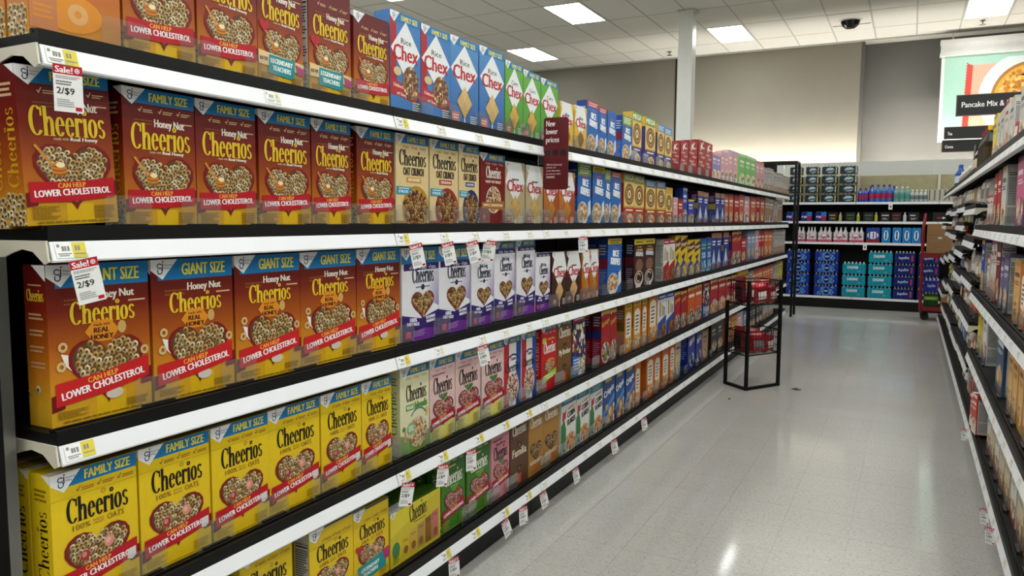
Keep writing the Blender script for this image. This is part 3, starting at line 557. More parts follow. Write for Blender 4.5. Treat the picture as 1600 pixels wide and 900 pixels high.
des('marsh_blue', .2, .303, .062, flat('#1d5a9c'), 'mid-blue box with green and white lettering', lambda A: (A.lines(.14, .66*A.H, .86, .86*A.H, 2, '#9ab04a'), A.text('SS', .2, .42*A.H, .6, .16*A.H, '#d8e0e8', 0, .02), A.ell(.5, .2*A.H, .4, .12*A.H, '#6a9ab0'), A.flecks(lambda p: p[1] < .3*A.H, 0, 0, 1, .3*A.H, .1, ['#8ab0c8', '#3a6a9c', '#c8d8c0'])), None)
def flakes(A):
    H = A.H; A.rect(0, .83*H, 1, H, '#1f6f86'); A.lines(.2, .86*H, .8, .95*H, 2, '#a8d0d8'); A.poly([(0, .08*H), (.3, .02*H), (.34, .4*H), (.2, .6*H), (0, .5*H)], '#24743a'); A.poly([(.06, .56*H), (.3, .6*H), (.34, .76*H), (.2, .7*H), (.1, .74*H)], '#a8242c')
    A.text("Kellogg's", .46, .73*H, .44, .05*H, '#b5242c', 8, .004); A.text('CORN', .42, .6*H, .5, .1*H, '#1c1c1c', 6, .018); A.text('FLAKES', .42, .47*H, .54, .1*H, '#1c1c1c', 6, .018); A.ell(.66, .16*H, .36, .17*H, '#c9bfae'); A.flecks(lambda p: ((p[0]-.66)/.33)**2+((p[1]-.17*H)/(.15*H))**2 < 1, .2, 0, 1, .4*H, .08, ['#c9822c', '#b5601c', '#d8a04a', '#a04a1c'])
des('flakes_white', .21, .325, .064, flat('#dadad4'), 'white box with teal top and green patch', flakes, None, '#1f5f74')
def crisp(A):
    H = A.H; A.poly([(0, .18*H), (1, .5*H), (1, .62*H), (0, .3*H)], '#4a86c9'); A.text('Crispix', .06, .6*H, .86, .18*H, '#e8eef2', 14, .014); A.rect(.16, .9*H, .7, .97*H, '#c9b84a'); A.ell(.7, .2*H, .36, .16*H, '#b59a74'); A.flecks(lambda p: p[1] < .12*H+.3*p[0]*H and p[0] > .2, .1, 0, 1, .4*H, .09, ['#c9a878', '#8a5a34', '#e0ccaa', '#a8764a']); A.ell(.3, .38*H, .12, .1, '#c99a4a', 8)
des('crisp_blue', .195, .307, .064, flat('#1c4486'), 'blue box with slanted white lettering', crisp, None, '#24407a')
des('cookie_blue', .22, .3, .085, flat('#182c86'), 'navy box with chocolate ring picture', lambda A: (A.text("OREO O's", .14, .7*A.H, .74, .16*A.H, '#e6eaf4', 12, .014), A.ell(.3, .88*A.H, .08, .05, '#c02a34', 8), A.ell(.56, .26*A.H, .36, .2*A.H, '#8aa0cc'), A.rings(lambda p: ((p[0]-.56)/.3)**2+((p[1]-.26*A.H)/(.17*A.H))**2 < 1, 0, 0, 1, .5*A.H, .1, 4, ['#1c1a20', '#2a2428', '#d8d8e0'])), lambda A: A.lines(.15, .3*A.H, .85, .9*A.H, 10, '#7a8ac8'), '#1c2a6a')
def gen(A, a, b, c, seed):
    H = A.H; r = random.Random(seed); A.lines(.12, .7*H, .88, .84*H, 1, a, seed)
    A.lines(.15, .6*H, .85, .68*H, 2, a, seed); A.poly([(0, 0), (1, 0), (1, .38*H), (0, .3*H)], b); A.ell(.52, .24*H, .38, .17*H, c); A.flecks(lambda p: ((p[0]-.52)/.34)**2+((p[1]-.24*H)/(.15*H))**2 < 1, 0, 0, 1, .5*H, .09, ['#b5885a', '#8a5428', '#d8bc8a'], seed)
    A.rect(0, .92*H, 1, H, b)
for n, w, h, bg, a, b, c, l in (('tan_red', .25, .3, '#b5573c', '#efe2cc', '#8f1a1c', '#d8c0a0', 'tan-red box with dark red base'), ('red_small', .25, .29, '#a3161e', '#efe6d8', '#7a1018', '#d8b0a0', 'plain red box with pale lettering'), ('blue_tall', .143, .29, '#24408f', '#dfe6f2', '#8a96b8', '#c0c8d8', 'slim tall blue box'), ('blue_yellow', .19, .205, '#20389c', '#e8e6d8', '#c9b42c', '#8a9ad0', 'short blue box with yellow stripe'), ('pink_white', .28, .3, '#cf9aa0', '#f0e6e6', '#b8a8c0', '#e6d8d0', 'pale pink box with lilac base'), ('purple_pink', .3, .25, '#8a7aa8', '#f0e8f0', '#d8a8a8', '#e6dcd8', 'lilac box with pink base'), ('green_white', .31, .344, '#6fae5a', '#f0f4e6', '#a8cf96', '#dfe6cc', 'light green box with white lettering'), ('pink_small', .29, .336, '#c98a92', '#f4e8e8', '#b06a78', '#e6d0cc', 'rose pink box with white lettering'), ('grey_white', .3, .3, '#aeaaa6', '#4a3a3a', '#8a7068', '#d2cfca', 'silver-white bag-like box'), ('brown_white', .3, .315, '#9a7c68', '#e8e0d8', '#c8beb4', '#6a4a38', 'brown and white box'), ('grey_blue', .25, .345, '#7f8fa6', '#e6eaf0', '#4a5a7a', '#c8ccd4', 'grey-blue box with pale lettering'), ('orange_small', .3, .32, '#cf6a24', '#f2e2cc', '#a8441c', '#dfb88a', 'small orange box'), ('orange_yellow', .28, .33, '#c9a02a', '#8f1a1c', '#b5301c', '#e0c890', 'gold box with red base'), ('yellow_small', .25, .3, '#d2bc2a', '#3a2a10', '#8a7a1c', '#e6dca8', 'lemon yellow box'), ('tan_blue', .16, .325, '#c2b08c', '#2a4a86', '#3a6aa0', '#d8ccb0', 'sand-coloured box with blue base'), ('tan_box', .23, .28, '#b8966a', '#5a3a1c', '#8a6a44', '#d8c8a8', 'plain tan box'), ('dark_swirl', .27, .3, '#241c1c', '#d8ccb4', '#3a2e28', '#cfc4b0', 'black box with cream picture')):
    des(n, w, h, .064, flat(bg), l, lambda A, a=a, b=b, c=c, n=n: gen(A, a, b, c, len(n)), None, '#8a8680' if 'white' in n else bg)
ROWS = [
 [('honey_badge', 0.998, 1.216), ('honey_ribbon', 1.222, 1.429), ('honey_ribbon', 1.433, 1.641), ('honey_teal', 1.645, 1.831), ('honey_teal', 1.854, 2.055), ('honey_worn', 2.068, 2.264, 0.308), ('rice_red', 2.267, 2.457, 0.357), ('rice_red', 2.46, 2.669, 0.352), ('rice_blue', 2.672, 2.898, 0.357), ('rice_blue', 2.909, 3.135, 0.362), ('corn_green', 3.139, 3.32, 0.342), ('corn_green', 3.326, 3.52, 0.332), ('corn_green', 3.527, 3.732, 0.326), ('wheat_yellow', 3.765, 3.939, 0.244), ('wheat_yellow', 3.957, 4.135, 0.249), ('puffed_redtop', 4.138, 4.318, 0.301), ('puffed_redtop', 4.329, 4.468, 0.287), ('puffed_plain', 4.471, 4.63, 0.283), ('puffed_greentop', 4.751, 4.941, 0.29), ('wheat_mega', 4.944, 5.149, 0.338), ('wheat_mega', 5.221, 5.463, 0.338), ('wheat_bluetop', 5.511, 5.689, 0.322), ('wheat_bluetop', 5.692, 5.883, 0.314), ('red_side', 5.901, 6.124, 0.23), ('red_side', 6.143, 6.384, 0.257), ('red_side', 6.404, 6.686, 0.286), ('red_side', 6.731, 6.998, 0.322), ('red_side', 7.001, 7.266, 0.322), ('purple_pink', 7.269, 7.443, 0.255), ('purple_pink', 7.446, 7.62, 0.255), ('pink_white', 7.623, 7.798, 0.295), ('pink_white', 7.801, 7.976, 0.295), ('pink_white', 7.979, 8.204, 0.336), ('pink_white', 8.207, 8.433, 0.336), ('green_white', 8.536, 8.861, 0.341), ('green_white', 8.864, 9.169, 0.346), ('green_white', 9.172, 9.499, 0.347), ('pink_small', 9.502, 9.806, 0.334), ('pink_small', 9.809, 10.086, 0.34), ('grey_white', 10.134, 10.306, 0.291), ('grey_white', 10.309, 10.479, 0.291), ('grey_white', 10.482, 10.663, 0.305), ('grey_white', 10.666, 10.849, 0.305), ('grey_white', 10.904, 11.101, 0.28), ('grey_white', 11.104, 11.3, 0.28), ('grey_white', 11.303, 11.512, 0.285), ('grey_white', 11.515, 11.726, 0.285), ('grey_white', 11.729, 11.988, 0.272), ('grey_white', 11.991, 12.252, 0.272)],
 [('honey_family', 0.98, 1.206), ('honey_family', 1.209, 1.417), ('honey_family', 1.421, 1.631), ('honey_family', 1.635, 1.85), ('honey_family', 1.853, 2.043), ('honey_family', 2.077, 2.289), ('oat_honey', 2.292, 2.507), ('oat_cinnamon', 2.516, 2.728), ('oat_almond', 2.732, 2.9), ('hearty_maroon', 2.916, 3.147, 0.317), ('chex_beige', 3.15, 3.353, 0.294), ('chex_beige', 3.356, 3.551, 0.29), ('chex_amber', 3.559, 3.743, 0.281), ('chex_amber', 3.751, 3.971, 0.283), ('puffed_greentop', 4.017, 4.222, 0.347), ('puffed_yellowtop', 4.232, 4.433, 0.34), ('puffed_greentop', 4.436, 4.545, 0.333), ('puffed_redtop', 4.548, 4.737, 0.328), ('honey_mega', 4.787, 5.008, 0.334), ('honey_mega', 5.011, 5.235, 0.329), ('honey_bluetop', 5.264, 5.51, 0.312), ('honey_bluetop', 5.526, 5.758, 0.315), ('honey_ring', 5.761, 5.955, 0.278), ('pink_white', 5.974, 6.104, 0.207), ('red_small', 6.107, 6.26, 0.2), ('blue_tall', 6.263, 6.405, 0.292), ('blue_yellow', 6.425, 6.619, 0.203), ('fig_blue', 6.754, 6.963, 0.284), ('fig_blue', 6.966, 7.164, 0.28), ('fig_blue', 7.426, 7.647, 0.289), ('fig_blue', 7.651, 7.853, 0.29), ('tan_red', 7.856, 8.038, 0.291), ('tan_red', 8.069, 8.295, 0.297), ('red_small', 8.328, 8.601, 0.292), ('tan_red', 8.604, 8.857, 0.314), ('pink_white', 8.895, 9.205, 0.302), ('tan_red', 9.245, 9.579, 0.305), ('red_small', 9.622, 9.889, 0.315), ('tan_red', 9.935, 10.219, 0.316), ('brown_white', 10.267, 10.442, 0.318), ('brown_white', 10.445, 10.62, 0.318), ('brown_white', 10.623, 10.942, 0.31), ('grey_white', 10.997, 11.168, 0.32), ('grey_white', 11.171, 11.339, 0.32), ('brown_white', 11.342, 11.552, 0.32), ('brown_white', 11.555, 11.767, 0.32)],
 [('honey_giant', 1.011, 1.267), ('honey_giant', 1.27, 1.53), ('honey_giant', 1.533, 1.791), ('honey_giant', 1.794, 2.066), ('honey_giant', 2.069, 2.321), ('grain_giant', 2.325, 2.578), ('grain_giant', 2.583, 2.829), ('grain_family', 2.832, 3.035, 0.334), ('grain_family', 3.047, 3.251, 0.362), ('grain_family', 3.265, 3.47, 0.369), ('grain_small', 3.478, 3.656, 0.297), ('chex_choco', 3.673, 3.868, 0.296), ('chex_choco', 3.877, 4.081, 0.293), ('chex_amber', 4.09, 4.218, 0.293), ('chex_amber', 4.221, 4.367, 0.292), ('puffed_yellowtop', 4.511, 4.774, 0.35), ('cocoa_yellowtop', 5.037, 5.263, 0.335), ('cocoa_yellowtop', 5.266, 5.512, 0.335), ('straws_red', 5.728, 5.883, 0.321), ('straws_red', 5.886, 6.05, 0.323), ('pops_yellow', 6.053, 6.223, 0.345), ('pops_yellow', 6.226, 6.429, 0.342), ('pops_yellow', 6.45, 6.688, 0.301), ('pops_yellow', 6.691, 6.897, 0.301), ('marsh_blue', 6.921, 7.141, 0.302), ('marsh_blue', 7.144, 7.321, 0.304), ('fig_blue', 7.324, 7.537, 0.349), ('fig_blue', 7.54, 7.768, 0.346), ('fig_blue', 7.827, 8.103, 0.348), ('loops_red', 8.264, 8.533, 0.35), ('loops_red', 8.536, 8.783, 0.353), ('red_small', 8.786, 9.086, 0.287), ('grey_blue', 9.125, 9.364, 0.347), ('grey_blue', 9.367, 9.617, 0.344), ('pink_white', 9.62, 9.883, 0.349), ('red_small', 9.886, 10.072, 0.346), ('red_small', 10.075, 10.262, 0.346), ('orange_small', 10.311, 10.611, 0.342), ('orange_small', 10.614, 10.933, 0.339), ('grey_white', 11.043, 11.213, 0.343), ('grey_white', 11.216, 11.386, 0.343), ('grey_white', 11.389, 11.568, 0.34), ('grey_white', 11.571, 11.751, 0.34), ('grey_white', 11.754, 11.944, 0.336), ('grey_white', 11.947, 12.139, 0.336)],
 [('plain_family', 0.996, 1.212), ('plain_family', 1.216, 1.433), ('plain_family', 1.436, 1.646), ('plain_family', 1.649, 1.876), ('plain_family', 1.879, 2.087), ('plain_family', 2.09, 2.264), ('veggie_cream', 2.312, 2.509), ('berry_pink', 2.512, 2.705), ('berry_pink', 2.708, 2.921), ('berry_pink', 2.926, 3.137), ('team_stripe', 3.14, 3.32), ('team_stripe', 3.327, 3.494), ('apple_red', 3.548, 3.748, 0.35), ('brother_brown', 3.752, 3.954, 0.35), ('magic_dark', 3.972, 4.166, 0.346), ('loops_red', 4.419, 4.577, 0.336), ('loops_red', 4.58, 4.699, 0.331), ('smacks_orange', 4.863, 5.023, 0.328), ('smacks_orange', 5.036, 5.207, 0.338), ('smacks_orange', 5.236, 5.356, 0.333), ('smacks_tall', 5.387, 5.594, 0.371), ('straws_blue', 5.61, 5.833, 0.333), ('straws_blue', 5.851, 6.069, 0.328), ('loops_red', 6.072, 6.266, 0.315), ('loops_red', 6.286, 6.472, 0.308), ('jacks_orange', 6.494, 6.736, 0.319), ('jacks_orange', 6.759, 7.019, 0.321), ('magic_dark', 7.043, 7.297, 0.318), ('frost_red', 7.323, 7.652, 0.328), ('frost_red', 7.681, 8.009, 0.323), ('frost_red', 8.04, 8.302, 0.312), ('frost_red', 8.305, 8.567, 0.312), ('orange_yellow', 8.638, 8.837, 0.352), ('orange_yellow', 8.84, 9.038, 0.352), ('orange_yellow', 9.041, 9.24, 0.352), ('grey_white', 9.321, 9.569, 0.298), ('orange_small', 9.572, 9.746, 0.291), ('orange_small', 9.749, 9.922, 0.291), ('orange_small', 9.925, 10.252, 0.295), ('orange_small', 10.255, 10.452, 0.294), ('orange_small', 10.455, 10.652, 0.294), ('orange_small', 10.655, 10.868, 0.298), ('orange_small', 10.871, 11.085, 0.298), ('grey_white', 11.141, 11.314, 0.291), ('grey_white', 11.317, 11.488, 0.291), ('yellow_small', 11.491, 11.736, 0.302), ('yellow_small', 11.739, 11.986, 0.302)],
 [('plain_family', 1.422, 1.74, 0.415), ('plain_regular', 1.78, 2.029), ('plain_teal', 2.036, 2.239), ('variety_pack', 2.243, 2.589, 0.211), ('green_apple', 2.598, 2.788), ('green_apple', 2.799, 3.006), ('very_berry', 3.012, 3.196, 0.353), ('familia_brown', 3.202, 3.398, 0.354), ('nutty_brown', 3.405, 3.58, 0.34), ('nutty_brown', 3.588, 3.796, 0.34), ('flakes_white', 3.814, 4.024, 0.331), ('flakes_white', 4.034, 4.233, 0.323), ('flakes_white', 4.243, 4.46, 0.313), ('crisp_blue', 4.483, 4.696, 0.307), ('crisp_blue', 4.708, 4.886, 0.304), ('crisp_blue', 4.9, 5.09, 0.309), ('orange_narrow', 5.104, 5.234, 0.311), ('orange_narrow', 5.354, 5.544, 0.331), ('orange_narrow', 5.56, 5.727, 0.314), ('orange_narrow', 5.762, 5.958, 0.303), ('orange_narrow', 5.977, 6.128, 0.333), ('tan_blue', 6.147, 6.306, 0.325), ('cookie_blue', 6.557, 6.804, 0.313), ('cookie_blue', 6.827, 7.042, 0.294), ('tan_box', 7.067, 7.296, 0.281), ('dark_swirl', 7.428, 7.705, 0.303), ('dark_swirl', 7.708, 7.975, 0.302), ('tan_red', 8.068, 8.358, 0.294), ('orange_yellow', 8.392, 8.668, 0.285), ('pink_white', 8.704, 8.999, 0.273), ('grey_blue', 9.037, 9.313, 0.259), ('dark_swirl', 9.395, 9.607, 0.268), ('dark_swirl', 9.611, 9.823, 0.268), ('dark_swirl', 9.868, 10.101, 0.261), ('dark_swirl', 10.104, 10.337, 0.261), ('grey_white', 10.386, 10.589, 0.244), ('grey_white', 10.592, 10.795, 0.244), ('grey_white', 10.849, 11.04, 0.227), ('grey_white', 11.043, 11.235, 0.227)],
]
# ------------------------------------------------------------------ setting: floor
FX0, FX1, TS = -1.72, 0.414, 0.3048
def floor_mat():
    m = bpy.data.materials.new('vinyl_floor'); m.use_nodes = True; nt = m.node_tree; b = nt.nodes['Principled BSDF']; N = nt.nodes.new
    ge = N('ShaderNodeNewGeometry'); oi = N('ShaderNodeObjectInfo')
    mp = N('ShaderNodeMapping'); mp.inputs['Scale'].default_value = (.55, 1.5, 1); nt.links.new(ge.outputs['Position'], mp.inputs[0])
    n1 = N('ShaderNodeTexNoise'); n1.inputs['Scale'].default_value = 120; n1.inputs['Detail'].default_value = 4; n1.inputs['Roughness'].default_value = .65
    n2 = N('ShaderNodeTexNoise'); n2.inputs['Scale'].default_value = 38; n2.inputs['Detail'].default_value = 5
    n3 = N('ShaderNodeTexNoise'); n3.inputs['Scale'].default_value = 1.6; n3.inputs['Detail'].default_value = 2
    for n in (n1, n2, n3): nt.links.new(mp.outputs[0], n.inputs['Vector'])
    r1 = N('ShaderNodeValToRGB'); e = r1.color_ramp.elements
    e[0].position = .35; e[0].color = (*lin('#6a6761'), 1); e[1].position = .43; e[1].color = (*lin('#aeaca5'), 1)
    x = r1.color_ramp.elements.new(.62); x.color = (*lin('#b4b2ac'), 1); x = r1.color_ramp.elements.new(.72); x.color = (*lin('#cac7c0'), 1)
    nt.links.new(n1.outputs['Fac'], r1.inputs[0])
    mr = N('ShaderNodeMapRange'); mr.inputs[1].default_value = .3; mr.inputs[2].default_value = .7; mr.inputs[3].default_value = .92; mr.inputs[4].default_value = 1.05
    nt.links.new(n2.outputs['Fac'], mr.inputs[0])
    m3 = N('ShaderNodeMapRange'); m3.inputs[3].default_value = .93; m3.inputs[4].default_value = 1.05; nt.links.new(n3.outputs['Fac'], m3.inputs[0])
    mo = N('ShaderNodeMapRange'); mo.inputs[3].default_value = .988; mo.inputs[4].default_value = 1.012; nt.links.new(oi.outputs['Random'], mo.inputs[0])
    a = N('ShaderNodeMath'); a.operation = 'MULTIPLY'; nt.links.new(mr.outputs[0], a.inputs[0]); nt.links.new(m3.outputs[0], a.inputs[1])
    c = N('ShaderNodeMath'); c.operation = 'MULTIPLY'; nt.links.new(a.outputs[0], c.inputs[0]); nt.links.new(mo.outputs[0], c.inputs[1])
    mx = N('ShaderNodeMix'); mx.data_type = 'RGBA'; mx.blend_type = 'MULTIPLY'; mx.inputs[0].default_value = 1
    nt.links.new(r1.outputs[0], mx.inputs[6]); nt.links.new(c.outputs[0], mx.inputs[7]); nt.links.new(mx.outputs[2], b.inputs['Base Color'])
    rr = N('ShaderNodeMapRange'); rr.inputs[3].default_value = .3; rr.inputs[4].default_value = .45; nt.links.new(n2.outputs['Fac'], rr.inputs[0]); nt.links.new(rr.outputs[0], b.inputs['Roughness'])
    bp = N('ShaderNodeBump'); bp.inputs['Strength'].default_value = .05; bp.inputs['Distance'].default_value = .002; nt.links.new(n3.outputs['Fac'], bp.inputs['Height']); nt.links.new(bp.outputs[0], b.inputs['Normal'])
    b.inputs['Specular IOR Level'].default_value = .3; b.inputs['Coat Weight'].default_value = .62; b.inputs['Coat Roughness'].default_value = .085; b.inputs['Coat IOR'].default_value = 1.5
    return m
FLOOR = floor_mat()
m = MB(); m.box(-14, -6, -.2, 8, 20, -.0022); floor = struct(m.build('floor', FLOOR))
m = MB(); g = .0005
m.box(g, g, -.002, TS-g, TS-g, 0); tile_me = m.mesh('floor_tile', FLOOR)
for i in range(7):
    for j in range(42): link('floor_tile', tile_me, floor, (FX0+i*TS, 1.15+j*TS, 0))
# ------------------------------------------------------------------ setting: walls
WALL = mat('painted_wall', '#7f7b70', 0.85, 0, 0.03, 3, 0.2)
m = MB(); m.box(-14, 15.70, 0, -.95, 15.9, CEIL+.3); struct(m.build('wall_back', WALL))
m = MB(); m.box(-.95, 16.25, 0, 8, 16.45, CEIL+.3); m.box(-.95, 15.9, 0, -.90, 16.25, CEIL+.3); struct(m.build('wall_back_recess', mat('painted_wall_grey', '#6b6a66', .85, 0, .03, 3, .2)))
m = MB(); m.box(-14.2, -6, 0, -14, 16, CEIL+.3); struct(m.build('wall_left', WALL))
m = MB(); m.box(8, -6, 0, 8.2, 17, CEIL+.3); struct(m.build('wall_right', WALL))
m = MB(); m.box(-14, -6.2, 0, 8, -6, CEIL+.3); struct(m.build('wall_front', WALL))
# ------------------------------------------------------------------ setting: ceiling grid
TX, TY, CX0, CY0 = .65, 1.235, -3.305, 13.565
m = MB(); m.box(-14, -6, CEIL+.03, 8, 16.3, CEIL+.2); ceiling = struct(m.build('ceiling', TILE))
lights = []
for r in range(-14, 1):
    if r % 2: continue
    Yr = CY0+r*TY
    for k in range(-6, 8):
        X = CX0+k*1.95
        if -14 < X < 7.3 and ((k % 2 == 0) == (r % 4 == 0) or r < -4): lights.append((X, Yr))  # rows out of view hold extra troffers, added so each lamp can be dimmer
def is_light(x, y): return any(abs(x-a) < .1 and abs(y-b) < .1 for a, b in lights)
tm = MB(); tm.box(.009, .009, 0, TX-.009, TY-.009, .02); tile_c = tm.mesh('ceiling_tile', TILE)
tm = MB(); tm.box(.009, .009, 0, TX-.009, 15.7-CY0-TY-.005, .02); tile_e = tm.mesh('ceiling_tile', TILE)
CAMX, CAMY = CX0+3*TX, CY0
for i in range(-11, 10):
    for j in range(-4, 2):
        x, y = CX0+i*TX, CY0+j*TY
        if is_light(x, y) or (j == 0 and i == 3): continue
        link('ceiling_tile', tile_e if j == 1 else tile_c, ceiling, (x, y, CEIL+.004))
m = MB()
for i in range(-17, 18): m.box(CX0+i*TX-.0115, -6, CEIL+.001, CX0+i*TX+.0115, 15.66, CEIL+.0038)
for j in range(-16, 2): m.box(-14, CY0+j*TY-.0115, CEIL+.0015, 8, CY0+j*TY+.0115, CEIL+.0037)
m.build('ceiling_grid', GRID, ceiling)
m = MB(); m.box(-14, 15.665, CEIL-.02, 8, 15.70, CEIL+.03); m.build('edge_trim', GRID, ceiling)
m = MB(); m.box(-14, -6, CEIL+.006, 8, CY0-4*TY-.02, CEIL+.03); m.build('far_tiles', TILE, ceiling)
# ceiling lamps
def lamp_mat():
    m = bpy.data.materials.new('lamp_diffuser'); m.use_nodes = True; nt = m.node_tree; b = nt.nodes['Principled BSDF']
    tc = nt.nodes.new('ShaderNodeTexCoord'); wv = nt.nodes.new('ShaderNodeTexWave'); wv.bands_direction = 'Y'; wv.inputs['Scale'].default_value = 2.6; wv.inputs['Distortion'].default_value = 1.5
    nt.links.new(tc.outputs['Object'], wv.inputs['Vector']); mr = nt.nodes.new('ShaderNodeMapRange'); mr.inputs[3].default_value = LAMP*.8; mr.inputs[4].default_value = LAMP*1.2
    nt.links.new(wv.outputs['Fac'], mr.inputs[0]); nt.links.new(mr.outputs[0], b.inputs['Emission Strength'])
    b.inputs['Emission Color'].default_value = (.97, 1.0, .975, 1); b.inputs['Base Color'].default_value = (.8, .8, .8, 1); return m
LAMPM = lamp_mat()
fm = MB()
fm.box(.014, .014, -.004, .035, TY-.014, .02); fm.box(TX-.035, .014, -.004, TX-.014, TY-.014, .02); fm.box(.035, .014, -.004, TX-.035, .035, .02); fm.box(.035, TY-.035, -.004, TX-.035, TY-.014, .02)
frame_me = fm.mesh('lamp_frame', WHITE)
dm = MB(); dm.poly([(0, 0, 0), (0, TY-.07, 0), (.284, TY-.07, 0), (.284, 0, 0)]); diff_me = dm.mesh('diffuser', LAMPM)
rm = MB(); rm.box(0, 0, -.004, .012, TY-.07, .01); rib_me = rm.mesh('centre_rib', WHITE)
def seen(x, y): return (x, y)
nl = 0
for X, Y in sorted(lights, key=lambda p: (-p[1], p[0])):
    e = empty('ceiling_light', (X, Y, CEIL))
    link('lamp_frame', frame_me, e); link('diffuser', diff_me, e, (.035, .035, .003)); link('diffuser', diff_me, e, (.331, .035, .003)); link('centre_rib', rib_me, e, (.319, .035, .003))
    nl += 1
    row = int(round((CY0-Y)/TY/2)); k = sorted(x for x, y in lights if abs(y-Y) < .1).index(X)
    tag(e, 'recessed white ceiling troffer, %s row from back wall, %s from the left' % (ORD[row], ORD[k]), 'light', 'ceiling troffers')
# camera dome in its panel, sprinklers
m = MB(); m.box(.014, .014, 0, TX-.014, TY-.014, .02)
e = empty('camera_dome', (CX0+3*TX, CY0, CEIL-.002)); m.build('panel', TILE, e)
m = MB(); m.lathe([(.155, 0), (.15, -.02), (.125, -.085), (.075, -.125), (.0, -.14)], .325, .5, 18); m.build('dome', mat('smoked_dome', '#050506', .12), e)
m = MB(); m.lathe([(.175, 0), (.175, -.012), (.15, -.014)], .325, .5, 20); m.build('collar', WHITE, e)
m = MB(); m.box(.03, .80, -.006, TX-.03, .815, .0); m.build('slot', BLACK, e)
tag(e, 'black security camera dome hanging in a white ceiling panel', 'camera')
for x, y, l in ((-4.35, 15.1, 'ceiling sprinkler head left of the white column'), (.90, 15.02, 'ceiling sprinkler head above the hanging bowl poster')):
    e = empty('sprinkler', (x, y, CEIL)); m = MB(); m.lathe([(.04, 0), (.035, -.01), (.012, -.012), (.012, -.06)], 0, 0, 10); m.build('body', STEEL, e)
    m = MB(); m.lathe([(.0, -.06), (.05, -.064), (.05, -.068), (0, -.07)], 0, 0, 12); m.build('deflector', STEEL, e); m = MB()
    for s in (-1, 1): m.tube([(0, s*.012, -.02), (0, s*.03, -.045), (0, 0, -.066)], .004, 5)
    m.build('frame', STEEL, e); tag(e, l, 'sprinkler')
m = MB(); m.box(-4.39, 15.69, 2.0, -4.365, 15.699, CEIL-.03); struct(m.build('dark_corner_line', BLACK))  # thin black strip put in for the dark line of a wall corner
# column
m = MB(); m.box(-3.395, 12.25, 0, -3.17, 12.475, CEIL+.01); c = struct(m.build('column', WHITE)); m = MB(); m.box(-3.42, 12.225, CEIL-.02, -3.145, 12.5, CEIL-.004); m.build('column_collar', BEIGE, c)
# ------------------------------------------------------------------ gondolas (left faces +x, right faces -x)
DECK = [1.888, 1.482, 1.042, .615, .205]
SHN = ['top shelf', 'second shelf', 'third shelf', 'fourth shelf', 'bottom shelf']
PITCH, NS, LY0 = 1.2225, 9, .985
def rail_mesh(L):
    m = MB(); m.prism([(-.014, -.024), (-.006, -.024), (.006, -.064), (.004, -.068), (-.02, -.068), (-.022, -.060), (-.002, -.060)], 1, .003, L-.003); return m.mesh('price_rail', RAIL)
def deck_mesh(L, D=.455):
    m = MB(); m.box(-D, .001, -.024, -.006, L-.001, 0); 
    m.box(-.034, .001, 0, -.026, L-.001, .010); m.box(-.016, .001, 0, -.006, L-.001, .008); return m.mesh('deck', BLACK)
def brace_mesh(D=.455):
    m = MB(); m.prism([(-.004, -.022), (-.004, -.03), (.002, -.066), (-.012, -.072), (-.05, -.046), (-.09, -.041), (-.125, -.05), (-.2, -.075), (-D, -.115), (-D, -.025)], 1, -.0055, -.0008)
    me = m.mesh('bracket', BEIGE); return me
def div_mesh(n):
    m = MB(); w, h, x0, x1 = .062, .078, .0115, .0135
    pr = [(-w, 0), (w, 0), (w, h-.016)]+[(w-.016+.016*math.cos(t), h-.016+.016*math.sin(t)) for t in (.5, 1.07)]+[(w-.016, h), (-w+.016, h)]+[(-w+.016-.016*math.cos(t), h-.016+.016*math.sin(t)) for t in (1.07, .5)]+[(-w, h-.016)]
    m.prism(pr, 0, x0, x1); m.cur = 1; m.box(.008, -.045, 0, .02, .045, .011); m.cur = 0
    return m.mesh('divider', [CLEAR, BLACKP])
km = MB(); km.box(-.455, .002, -.205, -.065, PITCH-.002, -.0245); km.box(-.0655, .003, -.2, -.058, PITCH-.003, -.08); KICKM = km.mesh('kick_plate', BLACK)
fm = MB(); fm.box(-.3, -.0005, .001, .0115, .0005, .06); FINM = fm.mesh('divider_fin', CLEAR)
def add_div(e, loc): d = link('divider', DIVM, e, loc); link('divider_fin', FINM, d)
RAILM, DECKM, BRACEM, DIVM = rail_mesh(PITCH), deck_mesh(PITCH), brace_mesh(), div_mesh(0)
def label_mesh(yc, w2, ink):
    lm = MB(); S = .303
    def q(y0, y1, z0, z1, e, c): lm.poly([(-z0*S+e, y0, z0), (-z0*S+e, y1, z0), (-z1*S+e, y1, z1), (-z1*S+e, y0, z1)], lin(c))
    q(0, .037, 0, -.033, .0002, '#e9e9e6'); q(.037, .037+w2, 0, -.033, .0002, yc)
    q(.004, .010, -.004, -.010, .0006, ink); q(.014, .019, -.008, -.018, .0006, ink); q(.020, .024, -.008, -.018, .0006, ink); q(.026, .031, -.008, -.018, .0006, ink); q(.004, .034, -.023, -.025, .0006, ink); q(.006, .028, -.027, -.029, .0006, ink)
    q(.037+w2*.2, .037+w2*.34, -.007, -.017, .0006, ink); q(.037+w2*.42, .037+w2*.56, -.007, -.017, .0006, ink); q(.037+w2*.1, .037+w2*.9, -.023, -.025, .0006, ink); return lm.mesh('price_label', PAPER)
LABM, LABP = label_mesh('#d8c64a', .031, '#85857f'), label_mesh('#e0dbb8', .02, '#a8a8a2')
